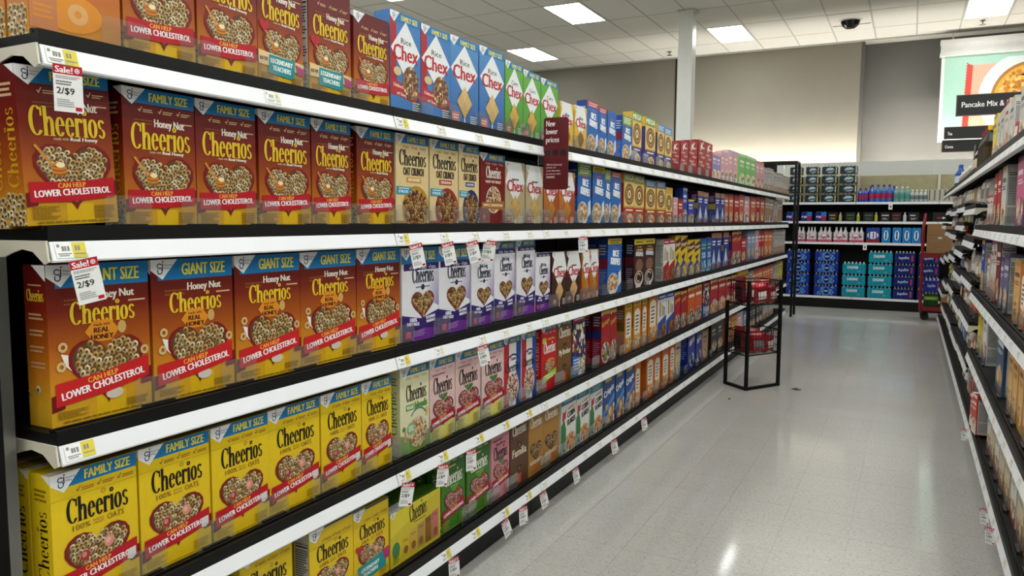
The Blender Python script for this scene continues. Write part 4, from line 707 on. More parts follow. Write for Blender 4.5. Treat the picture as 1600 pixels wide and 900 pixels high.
def gondola(side, nsec, y0, decks_for, lipx):
    s = 1 if side == 'left' else -1; fr = empty('gondola_frame', (lipx-s*.47, y0, 0), 0 if s > 0 else math.pi)
    # local frame: origin at the back of the shelves, x towards the aisle, y along the aisle (reversed for the right one)
    L = nsec*PITCH; top = 2.02 if s > 0 else 2.02
    a, b = (-.9, L) if s > 0 else (-L, .6)
    m = MB(); m.box(-.06, a, .02, -.002, b, top); m.build('back_panel', BLACK, fr)
    for k in range(nsec+1):
        m = MB(); q = k*PITCH if s > 0 else -k*PITCH
        m.box(-.0018, q-.02, .18, .008, q+.02, top); m.build('upright', BLACK, fr)
    tag(fr, 'black steel backing and uprights of the %s-hand aisle shelving' % side, 'shelving')
    out = {}
    for k in range(nsec):
        for l, z in enumerate(decks_for(k)):
            yy = y0+k*PITCH
            e = empty('shelf', (lipx, yy if s > 0 else yy+PITCH, z), 0 if s > 0 else math.pi)
            link('deck', DECKM, e); r = link('price_rail', RAILM, e)
            if s > 0 and k == 0: link('bracket', BRACEM, e)
            if s < 0 and k and all(abs(z-q) > .125 for q in decks_for(k-1)): link('bracket', BRACEM, e, (0, PITCH+.0063, 0))
            tag(e, 'black shelf with white price rail, %s-hand side, %s, %s bay from camera' % (side, SHN[l] if len(decks_for(k)) == 5 else ORD[l]+' level from top', ORD[k]), 'shelf', '%s-hand aisle shelves' % side)
            if z < .3: link('kick_plate', KICKM, e)
            out[(k, l)] = (e, r)
    return out
LS = gondola('left', NS, LY0, lambda k: DECK, -1.60)
FARD = [DECK, DECK, DECK, [1.888, 1.63, 1.385, 1.09, .8, .5, .205], [1.888, 1.66, 1.50, 1.27, 1.06, .78, .48, .205], [1.888, 1.64, 1.40, 1.18, .85, .5, .205], [1.888, 1.66, 1.41, 1.12, .8, .48, .205], DECK]
RY0 = 2.62
RS = gondola('right', 8, RY0, lambda k: FARD[k], .393)
# steel end post at the near end of the left run
m = MB(); m.box(-2.055, .93, 0, -1.703, .955, 1.425); tag(m.build('steel_end_panel', STEEL), 'brushed steel end panel at the near end of left shelving', 'panel')
# ------------------------------------------------------------------ cartons
PROTO = {}
def carton_mesh(d, plainc=False):
    w, h, dp = d['w'], d['h'], d['d']; m = MB(); st = d['stops']
    for (t0, c0), (t1, c1) in zip(st, st[1:]):
        c0, c1 = lin(c0), lin(c1); a, b = t0*h, t1*h
        for q in (((0, -w/2, a), (0, w/2, a), (0, w/2, b), (0, -w/2, b)), ((-dp, -w/2, a), (0, -w/2, a), (0, -w/2, b), (-dp, -w/2, b)),
                  ((0, w/2, a), (-dp, w/2, a), (-dp, w/2, b), (0, w/2, b)), ((-dp, w/2, a), (-dp, -w/2, a), (-dp, -w/2, b), (-dp, w/2, b))): m.poly(q, [c0, c0, c1, c1])
    t = lin(d['top']); m.poly([(0, -w/2, h), (0, w/2, h), (-dp, w/2, h), (-dp, -w/2, h)], t); m.poly([(-dp, -w/2, 0), (-dp, w/2, 0), (0, w/2, 0), (0, -w/2, 0)], t)
    return m.mesh('cereal_box', CARD)
def flap_mesh(d):
    w, h, dp = d['w'], d['h'], d['d']; m = MB(); t = lin(d['top']); k = tuple(v*.9 for v in t)
    m.box(-dp*.62, -w/2+.001, h+.0001, -.0005, w/2-.001, h+.0013, t); m.poly([(-dp*.5, -w*.2, h+.0015), (-dp*.3, -w*.2, h+.0015), (-dp*.3, w*.25, h+.0015), (-dp*.5, w*.25, h+.0015)], k)
    m.poly([(-.001, -w/2+.002, h+.0015), (-.001, -w*.12, h+.0015), (-dp*.3, -w*.12, h+.0015), (-dp*.3, -w/2+.002, h+.0015)], lin('#dcdcd8'))
    return m.mesh('top_flap', CARD)
def get(n):
    if n not in PROTO:
        d = DES[n]; A = Art(d['w'], d['h']); d['front'](A); P = dict(body=carton_mesh(d), front=A.mesh('front_print'), flap=flap_mesh(d), side=None, rside=None)
        if d['side']: S = Art(d['d'], d['h']); d['side'](S); P['side'] = S.mesh('side_print', 'S')
        S = Art(d['d'], d['h']); nutri(S); P['rside'] = None; P['nut'] = S
        PROTO[n] = P
    return PROTO[n]
def cbox(n, x, y0, y1, z, h=None, flip=False, lean=0, yaw=0, parts=True):
    d = DES[n]; P = get(n); sy = (y1-y0)/d['w']; sz = (h or d['h'])/d['h']
    o = link('cereal_box', P['body'], None, (x, (y0+y1)/2, z), (math.pi if flip else 0)+yaw)
    o.scale = (1, sy, sz); o.rotation_euler.x = lean
    if parts:
        link('front_print', P['front'], o); link('top_flap', P['flap'], o)
        if flip:
            if not P['rside']: P['rside'] = P['nut'].mesh('side_print', 'N')
            s = link('side_print', P['rside'], o, (0, d['w']/2, 0))
        elif P['side']: link('side_print', P['side'], o, (0, -d['w']/2, 0))
    return o
NAMED = {}   # (description, place) -> objects in order along the row, labelled at the end
def note(o, desc, place, cat='cereal box'): NAMED.setdefault((desc, place, cat), []).append(o)
# left rows
ROWS[4][0] = ('plain_family', ROWS[4][0][2]-.212, ROWS[4][0][2], .335); ROWS[4][1] = ('plain_regular', ROWS[4][1][1]+.03, ROWS[4][1][2], .30)
rnd = random.Random(4)
XF = -1.66
for l, row in enumerate(ROWS):
    for i, r in enumerate(row):
        n, y0, y1 = r[0], r[1]+.0015, r[2]-.0015; d = DES[n]; h = r[3] if len(r) > 3 else None
        xj = XF-rnd.uniform(0, .006); lean = 0
        if l == 1 and i == 0: lean = .045; y0 -= .0; y1 -= .012
        o = cbox(n, xj, y0, y1, DECK[l]+.0008+(.012 if lean else 0), h, lean=lean, yaw=rnd.uniform(-.006, .006))
        note(o, d['label'], 'left '+SHN[l])
        # the carton behind shows above, beside or between the first ones
        prev = row[i-1][2] if i else 0
        if (l >= 2 and y0 < 3.6) or i == 0 or y0-prev > .05:
            if l > 0 or i == 0:
                if n == 'variety_pack' or (l == 2 and i == 0): continue
                for k in ((1, 2) if (l == 3 and y0 < 2.2) else (1,)):
                    b = cbox(n, xj-(d['d']+.006)*k-.004, max(y0+.001, .988), y1-.003, DECK[l]+.0008, h if not lean else None, parts=False); b2 = PROTO[n]
                    if b2['side']: link('side_print', b2['side'], b, (0, -d['w']/2, 0))
                    link('top_flap', b2['flap'], b)
                    note(b, d['label'], 'left %s, behind front' % SHN[l])
b = cbox('plain_family', XF-.19, 2.29, 2.50, DECK[4]+.0008); note(b, DES['plain_family']['label'], 'behind low carton, left bottom shelf')
# dividers at each carton boundary, price labels on each rail
for l, row in enumerate(ROWS):
    for i in range(len(row)-1):
        yb = (row[i][2]+row[i+1][1])/2; gap = row[i+1][1]-row[i][2]; k = int((yb-LY0)/PITCH)
        if yb > 8.6 or row[i][0] == 'variety_pack' or (l == 0 and yb > 7): continue
        if k < 0 or k >= NS: continue
        e = LS[(k, l)][0]; ly = yb-LY0-k*PITCH
        if .07 < ly < PITCH-.07: add_div(e, (-.0585, ly, .0012))
    for k in range(NS):
        r = LS[(k, l)][1]; ys = [.012]
        if k >= 1: ys += [.25+.02*((l+k) % 3), .53+.03*((l*2+k) % 3), .80, 1.04] if k < 5 else [.4, .8]
        if k == 0 and l == 0: ys += [.62]
        for y in ys: link('price_label', LABM if y < .1 and k < 2 or (k == 1 and l > 2) else LABP, r, (-.0045, y, -.026))
# ------------------------------------------------------------------ hanging sale tags
def tag_mesh():
    A = Art(.056, .092); H = A.H
    A.rect(0, 0, 1, H, '#e6e6e4'); A.rect(0, .8*H, 1, H, '#b5182c'); A.text('Sale!', .08, .83*H, .58, .22, '#f4ecec', 0, .012); A.arc(.82, .9*H, .09, .09, 0, 360, .03, '#f4ecec', 12); A.ell(.82, .9*H, .035, .035, '#f4ecec', 8)
    A.lines(.08, .70*H, .9, .77*H, 2, '#8a8a8a'); A.lines(.08, .56*H, .62, .67*H, 2, '#5a5a5a', 4); A.text('2/$9', .1, .36*H, .6, .26, '#1c1c1c', 0, .006); A.lines(.1, .1*H, .7, .28*H, 4, '#9a9a9a', 6); A.rect(.72, .04*H, .94, .12*H, '#b5182c')
    m = MB()
    for pts, c, k in A.ops: m.poly([(4e-4+4e-5*k, (x-.5)*A.w, (y-H)*A.w) for x, y in pts], c)
    m.box(-3e-4, -.028, -.092, 3e-4, .028, 0, lin('#dedede')); return m.mesh('sale_tag', PAPER)
TAGM = tag_mesh()
cl = MB(); cl.box(-.002, -.012, 0, .002, .012, .016); CLIPM = cl.mesh('clip', CLEAR)
def saletag(x, y, z, rx, rz, label, sc=1.0):
    o = link('sale_tag', TAGM, None, (x, y, z)); o.rotation_euler = (rx, 0, rz); o.scale = (1, sc, sc); link('clip', CLIPM, o, (0, 0, -.006)); tag(o, label, 'sale tag', 'hanging sale tags')
TAGS = {0: [(1.03, 0, -.15)], 1: [(1.045, .18, -.2), (2.30, .22, -.5), (2.515, .22, -.5), (2.70, .25, -.6), (2.86, -.15, -1.0), (3.9, .05, -.9)], 2: [(2.79, .22, -.5)], 3: [(2.25, -.18, -.5), (2.485, -.1, -.4), (2.70, 0, -.4)],
        4: [(2.56, .06, -.4), (3.0, .4, -.2), (3.19, .06, -.4), (3.41, .3, -.3), (3.83, .3, -.3), (4.45, .25, -.5), (5.06, .2, -.5)]}
for l, ts in TAGS.items():
    for i, (y, rx, rz) in enumerate(ts):
        saletag(-1.582, y, DECK[l]-.062, rx, rz, 'white sale tag with red heading, %s tag hanging from left %s rail' % (ORD[i], SHN[l].replace(' shelf', '-shelf')), .95 if y > 1.5 else 1.05)
for i, (y, z) in enumerate(((3.92, .20), (4.2, .19), (5.75, .20))): saletag(.374, y, z-.045, .1, math.pi+.9, 'white sale tag with red heading, %s tag on right bottom-shelf rail' % ORD[i], .8)
# ------------------------------------------------------------------ aisle blade sign
A = Art(.125, .345); H = A.H
def rounded(w, h, r, n=4):
    p = []
    for cx, cy, a in ((w-r, h-r, 0), (r, h-r, 90), (r, r, 180), (w-r, r, 270)):
        for i in range(n+1): t = math.radians(a+90*i/n); p.append((cx+r*math.cos(t), cy+r*math.sin(t)))
    return p
bs = empty('aisle_sign', (-1.598, 3.42, 1.655)); bs.rotation_euler = (0, 0, .10)
m = MB(); m.prism(rounded(.125, .345, .014), 1, 0, .004, lin('#5c0611')); m.build('sign_panel', SIGN, bs)
for t, y, w in (('New', 2.42, .36), ('lower', 2.12, .46), ('prices', 1.80, .52)): A.text(t, .1, y+(-.06 if t == 'prices' else 0), w, .22 if t != 'prices' else .27, '#e8dada', 0, .008)
for x in (.16, .48, .80): A.ell(x, 1.42, .13, .13, '#2a0308', 16)
for i, (t, w) in enumerate((("We've lowered", .62), ('prices on', .38), ('your favorite', .56), ('products this', .58), ('summer.', .36))): A.text(t, .12, .92-.12*i, w, .08, '#d8c2c2', 0, .002)
m = MB()
for pts, c, k in A.ops: m.poly([(x*A.w, -2e-4-4e-5*k, y*A.w) for x, y in pts], c)
m.build('lettering', SIGN, bs)
m = MB(); m.box(-.028, -.004, .12, -.001, .008, .21); m.box(-.03, -.03, .17, -.026, .02, .21); m.build('holder_clip', CLEAR, bs)
tag(bs, 'dark red aisle blade sign with white New lower prices lettering', 'sign')
# ------------------------------------------------------------------ right-hand shelves, near bays
for n, w, h, bg, a, b, c, l, dp in (('grain_white', .2, .278, '#b9b8b2', '#3a3a38', '#c9b48a', '#d8d4c8', 'white-grey box with nutrition side', .075), ('teal_tarts', .2, .34, '#3f8f96', '#e6f0ee', '#2a6a7a', '#cfe0d8', 'teal pastry box', .08), ('pink_tarts', .3, .34, '#b5527a', '#f0dce6', '#7a3a5a', '#e0c0c8', 'magenta-pink pastry box', .08),
        ('white_red', .24, .3, '#c9c2ba', '#a3141c', '#a8201c', '#d8cdb8', 'white box with red base', .07), ('wine_red', .23, .36, '#6e0d18', '#e6d8d2', '#4a0810', '#b08a80', 'wine-red box with white script', .075), ('sun_blue', .2, .34, '#1c409c', '#e6d8a0', '#d8a02c', '#d2c8b0', 'blue box with yellow sun', .075), ('plum_bar', .2, .27, '#5f5a78', '#d8d4e0', '#3a3050', '#a8a0b0', 'grey-plum bar box', .075),
        ('plum_k', .22, .335, '#d0ccd0', '#4a1a6a', '#4a1f6e', '#b58a6a', 'white and purple box', .085), ('navy_oat', .34, .33, '#2a4260', '#d8e0e8', '#3a5474', '#c08a5a', 'deep navy box with tan picture', .26), ('apricot', .16, .315, '#c99a58', '#7a4a1c', '#b5803c', '#e0c28a', 'apricot-tan box', .2), ('olive_yellow', .16, .33, '#c2b23a', '#4a5a1c', '#8a9ab8', '#d8d29a', 'olive-yellow box', .075),
        ('cream_bar', .21, .255, '#c2b496', '#5a3a2a', '#8a5a3a', '#d8c8a8', 'cream box with brown top', .2), ('cream_blue', .21, .255, '#cfcac0', '#2a5a9c', '#8a3a3a', '#d8cdb8', 'white box with blue top', .2), ('red_tea', .14, .2, '#b5301c', '#f0e0d8', '#d8cfc8', '#e6ccc0', 'orange-red carton with pale base', .12)):
    des(n, w, h, dp, flat(bg), l, lambda A, a=a, b=b, c=c, n=n: gen(A, a, b, c, len(n)), None, {'cream_bar': '#6a4a34', 'cream_blue': '#2f6a9c'}.get(n, bg))
RR = [[('grain_white', 3.72, .2), ('grain_white', 4.05, .2), ('grain_white', 4.34, .2), ('grain_white', 4.80, .2), ('white_red', 5.06, .19), ('grain_white', 5.28, .19), ('grain_white', 5.5, .18), ('yellow_small', 5.74, .2)],
      [('teal_tarts', 3.7, .2), ('teal_tarts', 3.93, .2), ('pink_tarts', 4.17, .32), ('grain_white', 4.93, .26, .335), ('red_small', 5.22, .21, .33), ('red_small', 5.45, .19, .32), ('white_red', 5.70, .14, .2), ('white_red', 5.88, .16, .2), ('wine_red', 6.5, .2), ('white_red', 6.74, .2, .34), ('white_red', 6.97, .2, .34), ('tan_red', 7.2, .2, .3)],
      [('orange_narrow', 3.75, .16), ('orange_narrow', 3.93, .16, .28), ('apricot', 4.12, .24, .29), ('plum_bar', 4.60, .22, .3), ('plum_bar', 4.84, .14, .28), ('wine_red', 5.02, .2, .37), ('white_red', 5.25, .14, .37), ('white_red', 5.42, .13, .36), ('white_red', 5.64, .16, .26), ('sun_blue', 6.06, .2), ('wine_red', 6.75, .22, .33), ('white_red', 7.02, .2, .3)],
      [('apricot', 3.6, .16), ('apricot', 3.8, .16), ('apricot', 4.0, .16), ('apricot', 4.18, .16), ('navy_oat', 4.58, .34), ('plum_k', 5.56, .25), ('olive_yellow', 5.86, .17), ('yellow_small', 6.06, .17, .33), ('olive_yellow', 6.3, .17), ('tan_box', 6.52, .2), ('pink_white', 6.8, .2, .27)],
      [('cream_blue', 3.1, .2), ('cream_bar', 3.33, .2), ('cream_bar', 3.56, .2), ('cream_blue', 3.8, .2), ('cream_bar', 4.05, .2), ('cream_bar', 4.28, .2), ('cream_blue', 4.52, .2), ('cream_bar', 4.75, .2), ('cream_blue', 4.98, .2), ('red_small', 6.3, .16, .21), ('red_small', 6.5, .16, .21), ('grain_white', 6.75, .2, .2)]]
for l, row in enumerate(RR):
    for r in row:
        d = DES[r[0]]; h = r[3] if len(r) > 3 else None
        if r[1] > 6.28 and l not in (0, 4): continue
        o = cbox(r[0], .452, r[1], r[1]+r[2]-.003, DECK[l]+.0008, h, True, 0, rnd.uniform(-.01, .01)); note(o, d['label'], 'right '+SHN[l])
        k = int((r[1]-.01-RY0)/PITCH); ly = PITCH-(r[1]-.004-RY0-k*PITCH)
        if .07 < ly < PITCH-.07: add_div(RS[(k, l)][0], (-.0575, ly, .0012))
for (k, l), (e, r) in RS.items():
    for y in (.03, .3, .55, .8, 1.05): link('price_label', LABP, r, (-.0045, y, -.026))
for i, y in enumerate((5.36, 5.52)):
    o = cbox('red_tea', .40, y, y+.13, DECK[4]+.0125, .24 if i == 0 else .2, True, 0, .12); note(o, DES['red_tea']['label'], 'jutting over right bottom rail')
# ------------------------------------------------------------------ pouches, bottles, jars
def pouch_mesh(w, h, t, c0, c1, c2, foil=FOIL):
    m = MB(); nx, nz = 6, 8; c0, c1, c2 = lin(c0), lin(c1), lin(c2)
    def P(i, j, s):
        u, v = i/nx, j/nz; b = max(0, (1-abs(2*u-1)**2.6))**.6*max(0, (1-abs(2*v-1.0)**3.5))**.6
        return (s*t/2*b*(1.1-.35*v), (u-.5)*w*(1-.06*math.sin(math.pi*v)), v*h)
    def C(u, v): return c1 if .28 < v < .62 and .15 < u < .85 else c2 if v > .86 or v < .05 else c0
    for s in (1, -1):
        for i in range(nx):
            for j in range(nz):
                q = [P(i, j, s), P(i+1, j, s), P(i+1, j+1, s), P(i, j+1, s)]; m.poly(q if s > 0 else q[::-1], C((i+.5)/nx, (j+.5)/nz))
    return m
POUCH = {}
def pouch(name, key, w, h, t, c0, c1, c2, loc, rot):
    if key not in POUCH:
        m = pouch_mesh(w, h, t, c0, c1, c2); me = m.mesh(name, FOIL); me.polygons.foreach_set('use_smooth', [True]*len(me.polygons)); POUCH[key] = me
    o = link(name, POUCH[key], None, loc); o.rotation_euler = rot; return o
def bottle_mesh(r, h, body, cap, label):
    m = MB(); prof = [(0, 0), (r, 0), (r, h*.2), (r, h*.5), (r, h*.62), (r*.42, h*.82), (r*.36, h*.9)]
    m.lathe(prof, 0, 0, 10, [lin(body), lin(body), lin(label), lin(body), lin(body), lin(body)]); return m.mesh('bottle', WRAP)
def cap_mesh(r, h, cap): m = MB(); m.lathe([(r*.42, h*.89), (r*.42, h), (0, h)], 0, 0, 10, [lin(cap)]*2); return m.mesh('cap', WRAP)
BOT = {}
def bottle(key, r, h, body, cap, label, loc, parts=True):
    if key not in BOT: BOT[key] = (bottle_mesh(r, h, body, cap, label), cap_mesh(r, h, cap))
    o = link('bottle', BOT[key][0], None, loc); link('cap', BOT[key][1], o); return o
for i, (y, key) in enumerate(((6.42, 'y'), (6.55, 's'), (6.68, 's'), (6.82, 's'), (6.98, 's'), (7.15, 'k'), (7.3, 'k'))):
    spec = {'s': (.036, .30, '#1c0f0c', '#8a1420', '#2a1a14', 'dark syrup bottle with red cap'), 'y': (.036, .30, '#1c120a', '#d8b02c', '#3a2a14', 'dark syrup bottle with yellow cap'), 'k': (.04, .24, '#201410', '#141414', '#c8b89a', 'squat dark syrup bottle with black cap')}[key]
    note(bottle(key, *spec[:5], (.47, y, DECK[0]+.001)), spec[5], 'right top shelf', 'bottle')
for i in range(8):
    key = 'j%d' % (i % 2); spec = ((.035, .13, '#b5b2a8', '#d8d6d0', '#8a8478', 'grey jar with white lid'), (.035, .14, '#c9c4b4', '#c2beb4', '#a39a88', 'cream jar with pale lid'))[i % 2]
    note(bottle(key, *spec[:5], (.46, 7.75+.22*i, DECK[0]+.001)), spec[5], 'right top shelf', 'jar')
m = MB(); m.box(0, 0, 0, .12, .22, .26, lin('#0c0c0d')); m.box(-.0006, .03, .05, 0, .19, .22, lin('#2a2a2c')); o = m.build('gift_carton', CARD, None, (.45, 7.45, DECK[0]+.001)); note(o, 'plain black carton beside dark bottles', 'right top shelf', 'carton')
for i in range(2): note(bottle('bl', .05, .25, '#2a5aa8', '#3a6ab8', '#c8d8e8', (.47, 9.9+.16*i, DECK[0]+.001)), 'fat blue bottle at far end', 'right top shelf', 'bottle')
o = pouch('snack_bag', 'redbag', .15, .16, .07, '#a32430', '#d8c8c0', '#7a1420', (.478, 4.665, DECK[0]+.002), (0, 0, math.pi)); note(o, 'red crumpled snack bag', 'right top shelf', 'bag')
PAL = [('#8c8a88', '#c4c0b8', '#5a5a5c', 'grey foil pouch'), ('#a88a62', '#d8c8a0', '#7a5a38', 'tan paper pouch'), ('#9c2a2a', '#e0c8b8', '#6a1418', 'red foil pouch'), ('#b8b4ac', '#7a6a5a', '#d8d4cc', 'silver pouch with brown label'), ('#c2b03a', '#3a3a1c', '#8a7a1c', 'yellow pouch with dark label'), ('#5a7a9c', '#d8dce0', '#2a4060', 'blue-grey pouch'), ('#b5602c', '#f0dcb8', '#7a3414', 'orange foil pouch'), ('#4a3426', '#c2ac88', '#2a1a12', 'dark brown pouch')]
BAYN = ['first', 'second', 'third', 'fourth', 'fifth', 'sixth', 'seventh', 'eighth']
rp = random.Random(11)
for k in range(3, 7):
    zs = FARD[k]
    for l in range(1, len(zs)):
        room = zs[l-1]-zs[l]-.07; y = RY0+k*PITCH+.09
        if k == 3 and l == 4: y = RY0+k*PITCH+.85
        if k == 3 and l == len(zs)-1: y = RY0+k*PITCH+.75
        while y < RY0+(k+1)*PITCH-.1:
            p = rp.choice((0, 0, 0, 1, 1, 2, 3, 3, 3, 4, 5, 6, 7)); w = .13; h = min(room, rp.choice((.15, .18, .21))); key = 'f%d_%d' % (p, int(h*100))
            o = pouch('food_pouch', key, w, h, .075, PAL[p][0], PAL[p][1], PAL[p][2], (.482+rp.uniform(-.005, .02), y, zs[l]+.001), (0, 0, math.pi+rp.uniform(-.25, .25)))
            note(o, PAL[p][3], 'right %s bay, level %s' % (BAYN[k], ['one', 'two', 'three', 'four', 'five', 'six', 'seven', 'eight'][l]), 'pouch'); y += rp.choice((.17, .2, .24))
for i, (y, z) in enumerate(((6.72, .80), (6.95, .80))): note(pouch('peach_bag', 'orb', .16, .13, .12, '#a8481c', '#c2602c', '#e6dccc', (.505, y, z+.0125), (0, 0, math.pi)), 'round net bag of orange sweets at shelf edge', 'right fourth bay', 'bag')
# ------------------------------------------------------------------ signs over the right shelves
def flagsign(name, x0, x1, z0, z1, Y, t, tx0, tw, label):
    e = empty(name, (x0, Y, z0)); w, h = x1-x0, z1-z0; m = MB(); m.box(.006, 0, .006, w-.006, .012, h-.006, lin('#131314')); m.build('sign_panel', SIGN, e)
    m = MB()
    for q in ((0, 0, w, .007), (0, h-.007, w, h), (0, .007, .007, h-.007), (w-.007, .007, w, h-.007)): m.box(q[0], -.003, q[1], q[2], .015, q[3], lin('#5f5240'))
    m.build('border', SIGN, e); A = Art(1, h); A.text(t, tx0, h*.32, tw, h*.34 if 'P' in t else h*.26, '#e8e6e2', 0, .0012); m = MB()
    for pts, c, k in A.ops: m.poly([(x, -.001-4e-5*k, y) for x, y in pts], c)
    m.build('lettering', SIGN, e); m = MB(); m.box(w-.03, .013, 2.0-z0, w-.014, .027, h); m.build('pole', BLACK, e); tag(e, label, 'sign')
flagsign('category_sign', .292, .85, 2.388, 2.562, 7.5, 'Pancake Mix & Syrup', .042, .43, 'black flag sign reading Pancake Mix above right-hand shelves')
flagsign('category_sign', .272, .845, 2.385, 2.515, 9.5, 'Tea', .035, .042, 'black flag sign reading Tea, above the Cocoa sign')
flagsign('category_sign', .258, .845, 2.252, 2.38, 9.53, 'Cocoa', .032, .075, 'black flag sign reading Cocoa, below the Tea sign')
# ------------------------------------------------------------------ hanging poster
def onplane(px, Y): a = (px-800)/1200; return Y*(a*.8881-.4592)/(a*.4592+.8881)
e = empty('hanging_poster', (.35, 15.6, 2.9)); W, Hh = 1.75, 1.5; A = Art(W, Hh); H = A.H
A.rect(0, 0, 1, H, '#dfe6e2'); A.rect(.03, .04, 1, H-.02, '#a9d3c0'); A.poly([(.24, .04), (1, .02), (1, H-.1), (.26, H-.12)], '#e6b49a')
for i in range(30): A.poly([(.275+.024*i, .05), (.281+.024*i, .05), (.286+.024*i, H-.13), (.28+.024*i, H-.13)], '#dba488')
A.poly([(.205, .04), (.255, .04), (.275, H-.12), (.225, H-.1)], '#cf3f30')
for i in range(26): A.poly([(.21+.0008*i, .05+.028*i), (.195+.0008*i, .06+.028*i), (.21+.0008*i, .068+.028*i)], '#cf3f30')
def disc(cx, cy, r, c, n=40): A.poly([(min(1, cx+r*math.cos(6.2832*i/n)), max(0.04, min(H-.06, cy+r*math.sin(6.2832*i/n)))) for i in range(n)], c)
disc(.76, .42, .43, '#dde6e8'); disc(.77, .41, .335, '#a8742c'); disc(.775, .405, .315, '#e0a23c')
A.flecks(lambda p: (p[0]-.775)**2+(p[1]-.405)**2 < .08 and p[0] < .98 and .06 < p[1] < H-.08, .4, .1, 1, H, .018, ['#c9822a', '#e8b85a', '#b5701c', '#ecc878'], 3, 6)
m = MB(); m.box(0, 0, 0, W, .006, Hh, lin('#dfe6e2'))
for pts, c, k in A.ops: m.poly([(x*W, -2e-4-5e-5*k, y*W) for x, y in pts], c)
m.build('printed_sheet', SIGN, e)
m = MB(); m.box(-.03, -.09, Hh-.03, W+.05, .09, Hh+.02); m.box(-.02, -.08, Hh+.02, W+.05, .08, Hh+.17); m.box(-.03, -.09, Hh+.17, W+.05, .09, Hh+.24); m.build('roller_case', WHITE, e)
m = MB()
for x in (.15, W-.15): m.box(x, -.01, Hh+.24, x+.02, .01, 4.79-2.9)
m.build('hanger', STEEL, e); tag(e, 'large hanging poster of a soup bowl on mint background', 'poster')
x = onplane(1595.5, 12.25); m = MB(); m.box(x, 12.25, 0, x+.225, 12.475, CEIL+.01); c = struct(m.build('column', mat('grey_column', '#a5a49e', .6))); m = MB(); m.box(x-.02, 12.23, 0, x+.245, 12.495, .1); m.build('column_base', BLACK, c)
# ------------------------------------------------------------------ wall fixture with water and drinks
FY = 14.45; FXA, FXB = -4.6, 2.9
fx = empty('drinks_fixture', (FXA, FY, 0)); L = FXB-FXA
m = MB(); m.box(0, .56, .0, L, .60, 1.84); m.build('back_panel', BLACK, fx); m = MB(); m.box(0, .02, 0, L, .56, .172); m.build('kick_plate', BLACK, fx)
FZ = [.205, 1.15, 1.51, 1.84]
for z in FZ:
    m = MB(); m.box(0, .012, z-.03, L, .555, z); m.build('deck', BLACK, fx); 
    for k in range(6):
        m = MB(); m.box(k*L/6+.003, 0, z-.042, (k+1)*L/6-.003, .0115, z-.002); m.build('price_rail', RAIL, fx)
for k in range(7): m = MB(); m.box(k*L/6-.02, .52, 1.84, k*L/6+.02, .56, 2.32); m.build('upright', BEIGE, fx)
m = MB(); m.box(0, .57, 1.842, L, .585, 2.31); m.build('upper_panel', mat('putty_panel', '#a39c78', .7), fx)
tag(fx, 'black wall fixture with white rails holding water and drinks', 'shelving')
for i, (px, z) in enumerate(((1388, 1.84), (1351, 1.15))):
    X = onplane(px, FY); m = MB(); m.box(-.03, -.002, -.10, .03, .0, 0, lin('#e4e4e2')); m.box(-.012, -.0026, -.07, .012, -.002, -.03, lin('#6a6a6a')); tag(m.build('shelf_number_card', PAPER, None, (X, FY-.001, z-.03)), 'small white number card on the drinks fixture, %s rail' % ('top' if i == 0 else 'third'), 'card')
vl = empty('wall_valance', (FXA, 15.2, 2.32)); PW = 1.22
VAL = mat('valance_panel', '#c3c5c0', .5, 0, .02, 3)
for k in range(6): m = MB(); m.box(.013+k*PW+.002, 0, 0, .013+(k+1)*PW-.002, .02, .25); m.build('fascia_panel', VAL, vl)
m = MB()
for k in range(7): m.box(k*PW, .02, .05, k*PW+.02, .49, .08)
m.build('bracket', BEIGE, vl)
TUBE = mat('fluorescent_tube', '#fff9ef', .3, 0, 0, 1, emit=UPLIGHT)
for k in range(6): m = MB(); m.tube([(k*PW+.05, .09, .15), ((k+1)*PW-.03, .09, .15)], .019, 8); m.build('tube', TUBE, vl)
tag(vl, 'pale wall valance with fluorescent tubes above the drinks fixture', 'valance')
# packs of bottles: scalloped wrap, caps, printed face
PK = {}
def pack(key, px0, px1, z, w, hb, dp, col, capc, nb, fn, hc=.035, name='water_pack', x=None, y=None):
    if key not in PK:
        m = MB(); c = lin(col); pr = []; seg = 6
        def lobes(x0, y0, x1, y1, n, ox, oy):
            for i in range(n):
                for s in range(seg): t = (i+s/seg)/n; b = .007*math.sin(math.pi*s/seg); pr.append((x0+(x1-x0)*t+ox*b, y0+(y1-y0)*t+oy*b))
        r = .007; lobes(-w/2+r, r, w/2-r, r, nb, 0, -1); lobes(w/2-r, r, w/2-r, dp-r, 4, 1, 0); lobes(w/2-r, dp-r, -w/2+r, dp-r, nb, 0, 1); lobes(-w/2+r, dp-r, -w/2+r, r, 4, -1, 0)
        m.prism(pr, 2, 0, hb, c); body = m.mesh(name, WRAP); m = MB(); cc = lin(capc); bw = (w-.014)/nb
        for i in range(nb):
            for j in range(2):
                X = -w/2+.007+bw*(i+.5); Y = .007+bw*(j+.5); m.lathe([(bw*.42, hb), (bw*.2, hb+hc*.5), (bw*.2, hb+hc), (0, hb+hc)], X, Y, 8, [lin(mixc(lin(col), (.8, .8, .8), .4)) if False else mixc(c, (.7, .72, .74), .35), cc, cc])
        caps = m.mesh('bottle_caps', WRAP); A = Art(w, hb); fn(A); m = MB()
        for pts, cl_, k in A.ops: m.poly([((x-.5)*w*.98, -6e-4-5e-5*k, y*w) for x, y in pts], cl_)
        PK[key] = (body, caps, m.mesh('printed_wrap', WRAP))
    X = x if x is not None else (onplane(px0, FY)+onplane(px1, FY))/2
    o = link(name, PK[key][0], None, (X, y if y is not None else FY+.03, z+.001)); link('bottle_caps', PK[key][1], o); link('printed_wrap', PK[key][2], o); return o
